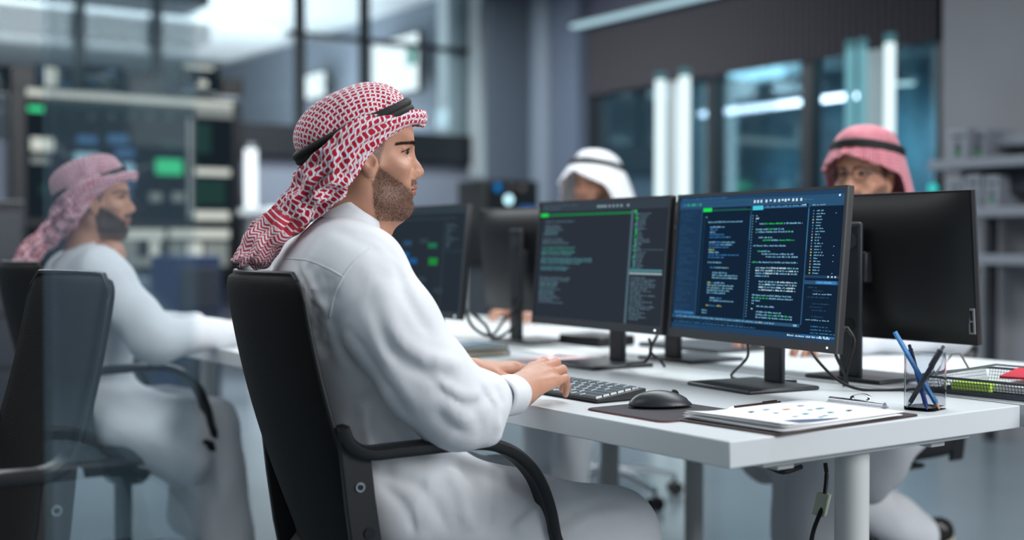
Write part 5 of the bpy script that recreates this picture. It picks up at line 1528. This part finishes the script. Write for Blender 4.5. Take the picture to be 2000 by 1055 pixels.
# vertical light tube, white light bar, server box by the column
def tube_light(name, px, x=None, y=None, z0=.3, z1=2.4, r=.04, label='', m=None, grp=None):
    p = PY(px, 300, y) if y is not None else PX(px, 300, x)
    root = empty(name, (p.x, p.y, 0), 0, label, 'light', grp)
    mb = MB(); mb.cyl((p.x, p.y, z0), (p.x, p.y, z1), r, n=20); mb.build('tube', m, root, True)
    mb = MB(); mb.cyl((p.x, p.y, z1), (p.x, p.y, z1 + .05), r * 1.15, n=20); mb.build('end_cap', STEEL, root, True)
    mb = MB(); mb.cyl((p.x, p.y, 0), (p.x, p.y, z0), r * 1.15, n=20); mb.build('base_tube', STEEL, root, True)
    return root
TUBE = glow('tube_glow', (222, 244, 248), 1.35); TUBE2 = glow('tube_glow_soft', (120, 180, 192), .9)
tube_light('floor_lamp', 490, y=8.4, z0=PY(490, 412, 8.4).z, z1=PY(490, 292, 8.4).z, r=.052, label='short glowing white light tube behind the head of the typing man', m=glow('tube_white', (236, 246, 252), 1.6))
# low partition wall with lit ledge behind the man
mb = MB(); a = PY(500, 330, 8.6); b = PY(950, 420, 8.6); mb.box((a.x, 8.6, 0), (b.x, 8.7, a.z)); o = mb.build('partition_panel', mat('partition_grey', (120, 128, 142), rough=.7), smooth=0); tag(o, 'low blue-grey partition panel behind the typing man', 'partition')
a = PY(505, 405, 7.6); b = PY(935, 425, 7.6)
lt = empty('long_table', ((a.x + b.x) / 2, 7.7, 0), 0, 'long white table with a bright edge behind the typing man', 'table')
mb = MB(); mb.box((a.x, 7.4, a.z - .05), (b.x, 8.0, a.z)); mb.build('tabletop', mat('bright_white_top', (240, 246, 248), rough=.4), lt, True, smooth=0)
for q in (a.x + .1, b.x - .1):
    mb = MB(); mb.box((q - .03, 7.45, 0), (q + .03, 7.95, a.z - .05)); mb.build('leg', LEGW, lt, True, smooth=0)
# columns on the right of the back wall
mb = MB(); a = PY(960, 0, 8.0); b = PY(1032, 0, 8.0); mb.box((a.x, 8.0, 0), (b.x, 8.1, 3.62)); S_(mb.build('wall_pier', mat('pier_slate', (74, 84, 96), rough=.8), smooth=0))
a = PY(1066, 0, 7.9); mb = MB(); mb.cyl((a.x, a.y, 0), (a.x, a.y, 3.62), .16, n=36); o = mb.build('column', mat('column_grey', (108, 120, 134), rough=.55), smooth=60); tag(o, 'round grey column left of the window wall', 'column')
a = PY(1096, 0, 8.6); b = PY(1140, 0, 8.6); mb = MB(); mb.box((5.36, PX(1136, 0, 5.4).y, 0), (5.52, PX(1085, 0, 5.4).y, 3.62)); S_(mb.build('wall_return', mat('return_grey', (88, 98, 116), rough=.8), smooth=0))
mb = MB(); a = PY(948, 350, 6.5); b = PY(1052, 405, 6.5); mb = MB(); mb.box((a.x, 6.5, .9), (b.x, 6.9, PY(1000, 352, 6.5).z))
o_sv = empty('server_box', ((a.x + b.x) / 2, 6.7, 0), 0, 'black server box with glowing blue lights before the column', 'server')
mb.build('case', BLACKS, o_sv, True, bev=.01)
mb = MB(); mb.box((a.x + .05, 6.55, 0), (b.x - .05, 6.85, .9)); mb.build('stand', GREYP, o_sv, True)
for (px, py, r, c, s) in ((993, 390, .034, (190, 236, 250), 2.2), (972, 366, .032, (30, 120, 190), 1.0), (998, 366, .022, (110, 100, 104), .7), (1020, 367, .024, (120, 110, 112), .7)):
    p = PY(px, py, 6.495); mb = MB(); mb.cyl(p, p + Vector((0, -.006, 0)), r, n=24); mb.build('indicator_light', glow(f'ind_{px}', c, s), o_sv, True)
mb = MB(); p = PY(1015, 404, 6.45); q = PY(1044, 408, 6.45); mb.box((p.x, 6.44, q.z), (q.x, 6.45, p.z)); mb.build('light_strip', glow('blue_strip', (40, 110, 190), 1.3), o_sv, True)
# window wall (x = 5.5)
XW = 5.5
y0w, y1w = PX(1842, 100, XW).y, PX(1158, 100, XW).y
zb_ = PX(1500, 124, XW).z
BLIND = mat('dark_blind', (50, 48, 54), rough=.8, noise=(1, .08))
mb = MB()
n = 60
for i in range(n):
    ya = y0w + (y1w - y0w) * i / n; yb = y0w + (y1w - y0w) * (i + 1) / n
    mb._add([(XW - .05, ya, 2.36), (XW - .05 - .018, (ya + yb) / 2, 2.36), (XW - .05, yb, 2.36), (XW - .05, ya, 2.945), (XW - .068, (ya + yb) / 2, 2.945), (XW - .05, yb, 2.945)], [(0, 1, 4, 3), (1, 2, 5, 4)])
o = mb.build('window_blind', BLIND, smooth=0, solid=.004); tag(o, 'wide dark fabric blind across the top of the window wall', 'blind')
mb = MB(); mb.box((XW, 2.6, 2.93), (XW + .15, 9, 3.62)); S_(mb.build('wall_right_top', mat('upper_wall', (92, 94, 112), rough=.85), smooth=0))
mb = MB(); mb.box((XW, 2.6, 0), (XW + .15, 9, .5)); S_(mb.build('wall_right_low', WALLG, smooth=0))
root = empty('linear_light', (XW - .15, 5.5, 2.93), 0, 'long thin ceiling light above the dark blind', 'light')
ya = PX(1120, 70, XW - .15).y; mb = MB(); mb.box((XW - .19, y0w - .5, 2.955), (XW - .11, ya, 2.985)); mb.build('diffuser', glow('strip_glow', (160, 192, 204), 1.3), root, True, smooth=0)
mb = MB(); mb.box((XW - .20, y0w - .5, 2.985), (XW - .0, ya, 3.02)); mb.build('housing', GREYP, root, True, smooth=0)
k = 20
for px, w in ((1158, .12), (1172, .06), (1393, .09), (1580, .10), (1700, .08), (1842, .06)):
    p = PX(px, 250, XW); mb = MB(); mb.box((XW - .03, p.y - w / 2, .5), (XW + .08, p.y + w / 2, 2.95)); k += 1; S_(mb.build(f'trim_{k}', WALLD, smooth=0))
WG = bpy.data.materials.new('window_glass'); WG.use_nodes = True; glassmat(WG, (.80, .92, .96), .8, .05, (110, 150, 170))
mb = MB(); mb.box((XW + .02, y0w, .5), (XW + .03, y1w, 2.95)); S_(mb.build('window_2', WG, smooth=0))
ys = [PX(px, 250, 5.28).y for px in (1290, 1337, 1660, 1684, 1737)]
for i, (yy, m_, r, l) in enumerate(zip(ys, (TUBE, TUBE, TUBE2, TUBE2, TUBE), (.042, .042, .032, .030, .034), ('glowing vertical light tube beside the man in the white headcloth', 'second glowing vertical tube from the round column', 'dim teal vertical tube above the man with glasses, first of the pair', 'dim teal vertical tube, second of the pair by the window post', 'bright vertical tube above the man with glasses, nearest the concrete wall'))):
    rt = empty('floor_lamp', (5.28, yy, 0), 0, l, 'light', 'vertical light tubes')
    mb = MB(); mb.cyl((5.28, yy, .25), (5.28, yy, 2.36), r, n=20); mb.build('tube', m_, rt, True)
    mb = MB(); mb.cyl((5.28, yy, 2.36), (5.28, yy, 2.42), r * 1.1, n=20); mb.build('end_cap', glow('cap_glow', (90, 140, 150), .7), rt, True)
    mb = MB(); mb.cyl((5.28, yy, 0), (5.28, yy, .25), r * 1.2, n=20); mb.build('base_tube', STEEL, rt, True)
# pale inner panels beside two of the tubes
for (pa, pb) in ((1308, 1334), (1692, 1732)):
    a = PX(pa, 250, 5.42).y; b = PX(pb, 250, 5.42).y; mb = MB(); mb.box((5.41, min(a, b), .3), (5.43, max(a, b), 2.36)); o = mb.build('reflector_panel', mat('pale_reflector', (190, 196, 198), rough=.5), smooth=0)
    tag(o, ('narrow' if pa < 1400 else 'wide') + ' pale panel standing behind a vertical light tube', 'panel', 'pale panels')
# next room behind the window wall
BD = mat('next_room_wall', (52, 92, 112), rough=.8); N, L, b_ = nodes_of(BD)
tc = N.new('ShaderNodeTexCoord'); nz = N.new('ShaderNodeTexNoise'); nz.inputs['Scale'].default_value = 1.6; nz.inputs['Detail'].default_value = 4; cr = N.new('ShaderNodeValToRGB')
cr.color_ramp.elements[0].position = .35; cr.color_ramp.elements[0].color = (*lin((38, 66, 84)), 1); cr.color_ramp.elements[1].position = .68; cr.color_ramp.elements[1].color = (*lin((92, 140, 158)), 1)
L.new(tc.outputs['Object'], nz.inputs['Vector']); L.new(nz.outputs['Fac'], cr.inputs[0]); L.new(cr.outputs[0], b_.inputs['Base Color'])
mb = MB(); mb.box((8.6, 2.0, 0), (8.7, 12, 3.7)); S_(mb.build('wall_next_room', BD, smooth=0))
mb = MB(); mb.box((5.65, 2.0, 3.0), (8.7, 12, 3.1)); S_(mb.build('ceiling_next_room', mat('next_ceiling', (60, 84, 98), rough=.8), smooth=0))
mb = MB(); mb.box((5.65, 11.9, 0), (8.7, 12, 3.1)); S_(mb.build('wall_next_room_end', BD, smooth=0))
rt = empty('pendant_lamp', (6.5, 5.9, 2.27), 0, 'long glowing linear lamp seen through the window wall', 'light')
ya = PX(1370, 200, 6.5).y; yb = PX(1668, 200, 6.5).y; mb = MB(); mb.box((6.46, yb, 2.25), (6.54, ya, 2.29))
mb.build('housing', STEEL, rt, True); mb = MB(); nseg = 26
for i in range(nseg):
    q0 = yb + (ya - yb) * i / nseg; q1 = yb + (ya - yb) * (i + .86) / nseg; mb.box((6.455, q0, 2.215), (6.545, q1, 2.25))
mb.build('diffuser', glow('led_row', (226, 232, 250), 8), rt, True, smooth=0)
for q in (yb + .1, ya - .1):
    mb = MB(); mb.cyl((6.5, q, 2.29), (6.5, q, 3.0), .004, n=6); mb.build('wire', STEEL, rt, True)
p = PX(1762, 160, 6.8); rt = empty('pendant_lamp', (6.8, p.y, p.z), 0, 'small disc pendant lamp near the concrete wall', 'light')
mb = MB(); mb.cyl((6.8, p.y, p.z - .01), (6.8, p.y, p.z + .03), .12, n=28); mb.build('shade', GREYP, rt, True); mb = MB(); mb.cyl((6.8, p.y, p.z - .02), (6.8, p.y, p.z - .01), .10, n=28); mb.build('diffuser', glow('disc_glow', (210, 236, 240), 1.4), rt, True)
mb = MB(); mb.cyl((6.8, p.y, p.z + .03), (6.8, p.y, 3.0), .008, n=8); mb.build('rod', GREYP, rt, True)
# concrete wall with shelving on the far right
ye = PX(1840, 300, 4.6).y
mb = MB(); mb.box((4.6, -4.5, 0), (5.6, ye, 3.62)); S_(mb.build('wall_right', CONC, smooth=0))
sh = empty('shelf_unit', (4.3, 1.4, 0), 0, 'grey shelf unit with devices against the concrete wall', 'shelf')
SHG = mat('shelf_grey', (120, 126, 136), rough=.5); SHD = mat('shelf_dark', (40, 44, 52), rough=.6)
p1 = PX(1812, 322, 4.15); ysh = p1.y; z1 = p1.z; z2 = PX(1917, 412, 4.15).z
mb = MB(); mb.box((4.15, -1.0, z1 - .03), (4.58, ysh, z1 + .02)); mb.build('shelf_board', SHG, sh, True, bev=.004)
y2 = PX(1840, 412, 4.15).y
mb = MB(); mb.box((4.15, -1.0, z2 - .03), (4.58, y2, z2 + .02)); mb.build('shelf_board', SHG, sh, True, bev=.004)
z3 = PX(1900, 505, 4.15).z
mb = MB(); mb.box((4.15, -1.0, z3 - .03), (4.58, y2, z3 + .02)); mb.build('shelf_board', SHG, sh, True, bev=.004)
z4 = PX(1960, 272, 4.4).z; ya = PX(1928, 272, 4.4).y
mb = MB(); mb.box((4.35, -1.0, z4 - .04), (4.58, ya, z4 + .02)); mb.build('shelf_board', SHG, sh, True, bev=.004)
for q in (y2 - .03, -.2):
    mb = MB(); mb.box((4.50, q - .02, 0), (4.56, q + .02, z1)); mb.build('upright', SHD, sh, True)
mb = MB(); mb.box((4.30, -1.0, z1 - .16), (4.56, ysh - .1, z1 - .03)); mb.build('underside_box', SHD, sh, True)
def device(pa, pb, z, h, x=4.2, label='', d=.28):
    a = PX(pa, 300, x).y; b = PX(pb, 300, x).y; rt = empty('network_device', (x, (a + b) / 2, z), 0, label, 'device', 'devices on the shelves')
    mb = MB(); mb.box((x, b, z), (x + d, a, z + h)); mb.build('case', mat('device_grey', (128, 134, 144), rough=.5), rt, True, bev=.006)
    mb = MB(); w = a - b
    mb.box((x - .004, b + w * .12, z + h * .70), (x, b + w * .75, z + h * .80)); mb.box((x - .004, b + w * .3, z + h * .35), (x, b + w * .6, z + h * .55)); f = mb.build('front_slots', SHD, rt, True, smooth=0)
    mb = MB(); mb.box((x - .006, b + w * .3, z + .02), (x - .001, b + w * .6, z + .05)); mb.build('status_light', glow('led_green', (70, 160, 110), .35), rt, True, smooth=0)
device(1850, 1888, z1 + .02, .16, label='pale grey device at the end of the top shelf')
device(1893, 1925, z1 + .02, .155, x=4.28, label='darker grey device behind the first one on the top shelf')
device(1848, 1880, z2 + .02, .15, label='pale device at the end of the second shelf')
device(1884, 1915, z2 + .02, .17, label='pale device in the middle of the second shelf')
device(1922, 1950, z2 + .02, .16, label='pale device further along the second shelf')
p = PX(1824, 368, 4.4); rt = empty('status_lamp', (4.4, p.y, p.z), 0, 'small round teal indicator lamp below the top shelf', 'light')
mb = MB(); mb.cyl((4.38, p.y, p.z), (4.4, p.y, p.z), .026, n=20); mb.build('lens', glow('teal_dot', (60, 200, 196), 1.1), rt, True); mb = MB(); mb.cyl((4.4, p.y, p.z), (4.43, p.y, p.z), .03, n=20); mb.build('ring', SHD, rt, True)
mb = MB(); mb.box((4.43, p.y - .02, z2), (4.46, p.y + .02, z1)); mb.build('bracket', SHD, rt, True)
# narrow glass pane in front of the empty chair
GP = bpy.data.materials.new('veiled_partition_glass'); GP.use_nodes = True; glassmat(GP, (.94, .97, .98), .22, .052, (150, 188, 206))  # bluish veil of reflections mixed into the pane as diffuse colour
ga = PX(92, 500, -.93); gb = PX(372, 500, -.93)
mb = MB(); mb.box((-.935, gb.y, 0), (-.925, ga.y, 2.4)); S_(mb.build('window_3', GP, smooth=0))
# cabinets and bins at the far left
def cab(pa, pb, y, pt, label, nm='equipment_rack', c=(30, 34, 42), d=.5, cat='rack'):
    a = PY(pa, pt, y); b = PY(pb, pt, y); rt = empty(nm, ((a.x + b.x) / 2, y, 0), 0, label, cat)
    w = b.x - a.x; mb = MB(); mb.box((a.x, y, .02), (b.x, y + d, a.z)); m_ = mat(nm + str(pa), c, rough=.5); mb.build('body', m_, rt, True, bev=.01)
    mb = MB(); k_ = max(2, int(a.z / .28))
    for i in range(k_):
        mb.box((a.x + w * .06, y - .012, .06 + (a.z - .1) * i / k_), (b.x - w * .06, y, .03 + (a.z - .1) * (i + 1) / k_))
    mb.build('front_panel', mat(nm + 'front', (44, 50, 60), rough=.4), rt, True, bev=.004); return rt
cab(-60, 48, 6.0, 390, 'dark equipment rack at the picture edge behind the bearded man')
cab(345, 432, 6.2, 500, 'dark blue cabinet under the video wall', nm='storage_cabinet', c=(28, 48, 84), cat='cabinet')
cab(150, 340, 7.8, 545, 'low grey cabinet under the video wall behind the bearded man', nm='storage_cabinet', c=(74, 88, 104), cat='cabinet')
# ceiling lamps (with the light that hangs in them)
for (n_, x, y, w, d, z) in (('over the desks', 1.5, 1.0, .9, 3.2, 2.87), ('over the aisle behind the typing man', -1.5, 1.6, .9, 3.6, 2.87)):
    rt = empty('ceiling_lamp', (x, y, z), 0, 'wide white panel lamp hanging ' + n_, 'light', 'panel lamps')
    mb = MB(); mb.box((x - w / 2, y - d / 2, z), (x + w / 2, y + d / 2, z + .05)); mb.build('panel', LEGW, rt, True)
    for sx in (-.3, .3):
        mb = MB(); mb.cyl((x + sx, y, z + .05), (x + sx, y, 3.62), .006, n=8); mb.build('wire', STEEL, rt, True)
# ================================================================ the other men
def shoe_pair(par_label, spots):
    for i, (x, y, rz, z, pitch) in enumerate(spots):
        rt = bpy.data.objects.new('shoe', None); COL.objects.link(rt)
        M = Matrix.Translation((x, y, z)) @ Matrix.Rotation(rz, 4, 'Z') @ Matrix.Rotation(pitch, 4, 'Y'); rt.matrix_world = M; XF[rt.name] = M
        tag(rt, par_label[i], 'shoe', 'black leather shoes')
        s = SDF((-.12, -.06, -.01), (.2, .06, .12), .004)
        s.rc((-.06, 0, .038), (.12, 0, .032), .036, .028, k=0); s.rc((-.07, 0, .05), (-.05, 0, .075), .034, .034, k=.03); s.ell((.09, 0, .02), (.075, .046, .034), k=.02)
        s.rc((-.055, 0, .085), (-.055, 0, .13), .026, .030, k=.004, op='sub'); s.clip((0, 0, -1), -.014)
        V, F = s.mesh(1); mesh_obj('upper', V, F, SHOEB, rt, smooth=180)
        o = []
        for k in range(36):
            a = 2 * math.pi * k / 36; o.append((.035 + .135 * math.cos(a), (.042 + .006 * math.cos(a)) * math.sin(a)))
        mb = MB(); mb.prism(o, 'z', 0, .018); mb.build('sole', SOLE, rt, bev=.003)
def seated_person(loc, rz, label, pose, hM, style='beard', cloth='none', h=.013, thobe_m=WHITE):
    root = empty('person', loc, rz, label, 'person'); X = XF[root.name]
    s = SDF((-.45, -.48, .02), (.85, .48, 1.16), h)
    hp = Vector((-.11, 0, .575)); ch = Vector(pose['chest']); nk = Vector(pose['neck'])
    def body_core(s, g):
        s.ell(hp, (.13 + g, .17 + g, .12), k=0); s.rc(hp, ch, .12 + g, .12 + g, k=.06, flat=((1, 0, 0), .85)); s.ell(ch, (.12 + g, .17 + g, .16), k=.05)
        sh = pose['shw']
        s.rc(ch + Vector((0, -sh, .13)), ch + Vector((0, sh, .13)), .06 + g, .06 + g, k=.06); s.rc(ch + Vector((0, 0, .13)), nk, .065 + g * .5, .052, k=.05)
        for sd in (-1, 1):
            el = Vector(pose['elbow']); wr = Vector(pose['wrist']); el.y *= sd; wr.y *= sd
            s.chain([ch + Vector((0, sh * sd, .12)), el, el.lerp(wr, .85)], [.055 + g, .045 + g, .032 + g * .5], k=.03)
            kn = Vector((.24, .12 * sd, .50)); an = Vector(pose['ankle'][0 if sd < 0 else 1])
            s.rc(hp + Vector((0, .09 * sd, -.02)), kn, .08 + g, .062 + g, k=.04); s.rc(kn, an, .056 + g, .045 + g * 1.6, k=.03)
        if g > 0:
            s.rc((.22, 0, .48), (.20, 0, .22), .06, .07, k=.09)
            for sd in (-1, 1): s.rc((-.05, .18 * sd, .52), (.14, .20 * sd, .40), .07, .07, k=.05)
    body_core(s, .022)
    s.disp(lambda x, y, z: .006 * np.sin(22 * x + 12 * z + 2 * np.sin(13 * y)) * np.sin(15 * y - 9 * z + 2 * np.sin(11 * x)) + .003 * np.sin(45 * x - 20 * z + 3 * np.sin(16 * y)))
    s.rc(nk + Vector((0, 0, -.01)), nk + Vector((.03, 0, .2)), .055, .06, k=.004, op='sub')
    V, F = s.mesh(2); tb = mesh_obj('thobe', V, F, thobe_m, root, smooth=180)
    s2 = SDF((-.42, -.45, .02), (.85, .45, 1.16), .014); body_core(s2, -.012); cm = s2.mesh()
    hs = SDF((.02, -.42, .66), (.72, .42, .95), .0042)
    for sd in (-1, 1):
        el = Vector(pose['elbow']); wr = Vector(pose['wrist']); el.y *= sd; wr.y *= sd
        hs.rc(el.lerp(wr, .6), wr, .034, .027, k=0)
        hand_prims(hs, -sd, frame(wr, (wr - el) * Vector((1, .35, 0)), (0, 0, 1)), curl=(12, 14, 16, 18), pip=(36, 38, 40, 40))
    hmh = hs.mesh(1)
    V, F = joinm((xform(HV, X.inverted() @ hM), HF), hmh, cm)
    be, lips = head_attrs(HV, style); a = np.zeros(len(V)); b = a.copy(); a[:len(be)] = be; b[:len(be)] = lips
    mesh_obj('body', V, F, SKIN, root, smooth=180, attrs={'beard': a, 'lips': b})
    bv, bf = beard_hairs(style, 3500, .007 if style == 'beard' else .004); mesh_obj('beard', xform(bv, X.inverted() @ hM), bf, HAIR, root, smooth=0)
    make_eyes(hM, root)
    return root
# ---- man at the far desk on the left, same cloth style as the front man
h2 = P(186, 398, 3.72); HM2 = frame(h2, az(76), (-.02, 0, 1)) @ Matrix.Scale(.98, 4)
p2 = seated_person((-.20, 2.36, 0), R(-3), 'person with a dark beard and faded red checked headcloth, sitting behind the glass pane', dict(chest=(-.10, 0, .83), neck=(-.04, 0, 1.02), shw=.155, elbow=(.02, .27, .78), wrist=(.32, .16, .785), ankle=((.30, -.12, .08), (.30, .12, .08))), HM2)
X2 = XF[p2.name].inverted() @ HM2
gv2, gf2, guv2 = dome((-.017, 0, .056), R(22), .1135, .094, .086, wr=.004, seed=4)
d2 = mesh_obj('headcloth', xform(gv2, X2), gf2, PINK, p2, smooth=180, uv=guv2)
mesh_obj('headcloth_fold', xform(WV, X2), WF, PINK, d2, smooth=180, uv=WUV, solid=.0022)
am = agal_mesh((-.017, 0, .058), R(24), .1145, .093, .0072, gap=.55); am.V = [tuple(X2 @ Vector(v)) for v in am.V]; am.build('agal', AGAL, p2, smooth=180)

def drape(M, par, m, tilt, c0, open_deg, fwd, drop, peak, seed=0, flare=1.0, a=.112, b=.092, hem=.014, slope=.12, cname='headcloth_fold'):
    """cloth hanging from under the cord, open at the face"""
    nu, nv = 110, 40; V = []; UV = []; ca, sa = math.cos(tilt), math.sin(tilt)
    for i in range(nu):
        s_ = -1 + 2 * i / (nu - 1); th = math.pi + s_ * (math.pi)      # all round: 0 at face
        ang = abs(s_)                                                   # 0 back .. 1 face
        for j in range(nv):
            t = j / (nv - 1)
            # hem height: short over the forehead, long at the sides and back
            e0 = 1 - open_deg / 180
            facew = min(1, max(0, (ang - e0) / .16)); facew = facew * facew * (3 - 2 * facew)
            L_ = drop * (1 - facew) + (hem + slope * (1 - ang)) * facew + peak * math.exp(-((1 - ang) / .06) ** 2)
            fl = flare * (.02 + .085 * (t * L_ / drop) ** .8)
            w = .008 * math.sin(11 * th + 3 * math.sin(2 * th + seed)) * t * min(1, L_ / .12) + .005 * math.sin(19 * th + seed) * t
            rr = 1 + 0 * t
            x = (a * .99 + fl * (1.1 if ang < .5 else .75) + w) * math.cos(th); y = (b * .99 + fl * .8 + w) * math.sin(th); z = -t * L_
            x += fwd * t * facew
            V.append((c0[0] + x * ca + 0 * sa, c0[1] + y, c0[2] + x * sa * (1 - .6 * t) + z)); UV.append((i * .0075, t * L_))
    V = xform(np.array(V), M)
    return mesh_obj(cname, V, grid_faces(nu, nv), m, par, smooth=180, uv=np.array(UV), solid=.002)
# ---- man with glasses
h3 = P(1690, 355, 3.72); HM3 = frame(h3, az(222), (0, 0, 1))
p3 = seated_person((1.52, 1.06, 0), R(180), 'person with glasses and a rose checked headcloth behind the black monitor', dict(chest=(-.20, 0, .90), neck=(-.13, 0, 1.12), shw=.16, elbow=(-.12, .26, .80), wrist=(.18, .14, .785), ankle=((-.38, -.05, .14), (.30, .16, .08))), HM3, 'stubble')
X3 = XF[p3.name].inverted() @ HM3
gv3, gf3, guv3 = dome((-.010, 0, .084), R(8), .1135, .094, .082, wr=.003, seed=2)
d3 = mesh_obj('headcloth', xform(gv3, X3), gf3, PINKD, p3, smooth=180, uv=guv3)
drape(X3, d3, PINKD, R(8), (-.010, 0, .084), 112, .012, .28, .0, seed=3, flare=.75)
am = agal_mesh((-.010, 0, .090), R(8), .117, .098, .0095, gap=.7); am.V = [tuple(X3 @ Vector(v)) for v in am.V]; am.build('agal', AGAL, p3, smooth=180)
gl = MB(); gl.T = X3
for y in (-1, 1):
    gl.tube([(.102 - abs(dy) * .12, y * (.034 + dy), .016 + dz) for dy, dz in [(.024 * math.cos(a), .020 * math.sin(a)) for a in [2 * math.pi * i / 24 for i in range(24)]]], .0016, 6, closed=True)
    gl.tube([(.098, y * .058, .022), (.06, y * .076, .022), (.0, y * .084, .020)], .0016, 6)
gl.tube([(.104, -.011, .020), (.107, 0, .023), (.104, .011, .020)], .0014, 6)
gl.build('glasses', mat('glasses_frame', (24, 24, 28), rough=.3), p3, smooth=180)
# ---- man in white head cloth
h4 = P(1163, 366, 5.05); HM4 = frame(h4, az(218), (0, 0, 1))
p4 = seated_person((1.88, 2.60, 0), R(180), 'person in a plain white headcloth with a black cord, behind the grey code monitor', dict(chest=(.0, 0, .90), neck=(.07, 0, 1.14), shw=.16, elbow=(.06, .26, .80), wrist=(.36, .14, .785), ankle=((.28, -.12, .08), (.30, .12, .08))), HM4, 'stubble')
X4 = XF[p4.name].inverted() @ HM4
gv4, gf4, guv4 = dome((-.010, 0, .070), R(10), .1135, .094, .080, wr=.003, seed=5)
d4 = mesh_obj('headcloth', xform(gv4, X4), gf4, WHITECLOTH, p4, smooth=180, uv=guv4)
drape(X4, d4, WHITECLOTH, R(10), (-.010, 0, .070), 84, .03, .27, -.008, seed=6, flare=1.05, hem=.020, slope=.16)
am = agal_mesh((-.010, 0, .078), R(10), .119, .100, .0105, gap=.6); am.V = [tuple(X4 @ Vector(v)) for v in am.V]; am.build('agal', AGAL, p4, smooth=180)
shoe_pair(['black leather shoe with a pale sole, seen below the end of the wire tray desk', 'black shoe flat on the floor under the man with glasses'], [(P(1812, 1032, 4.15).x, P(1812, 1032, 4.15).y, R(150), .03, R(20)), (1.58, .84, R(180), .0, 0)])
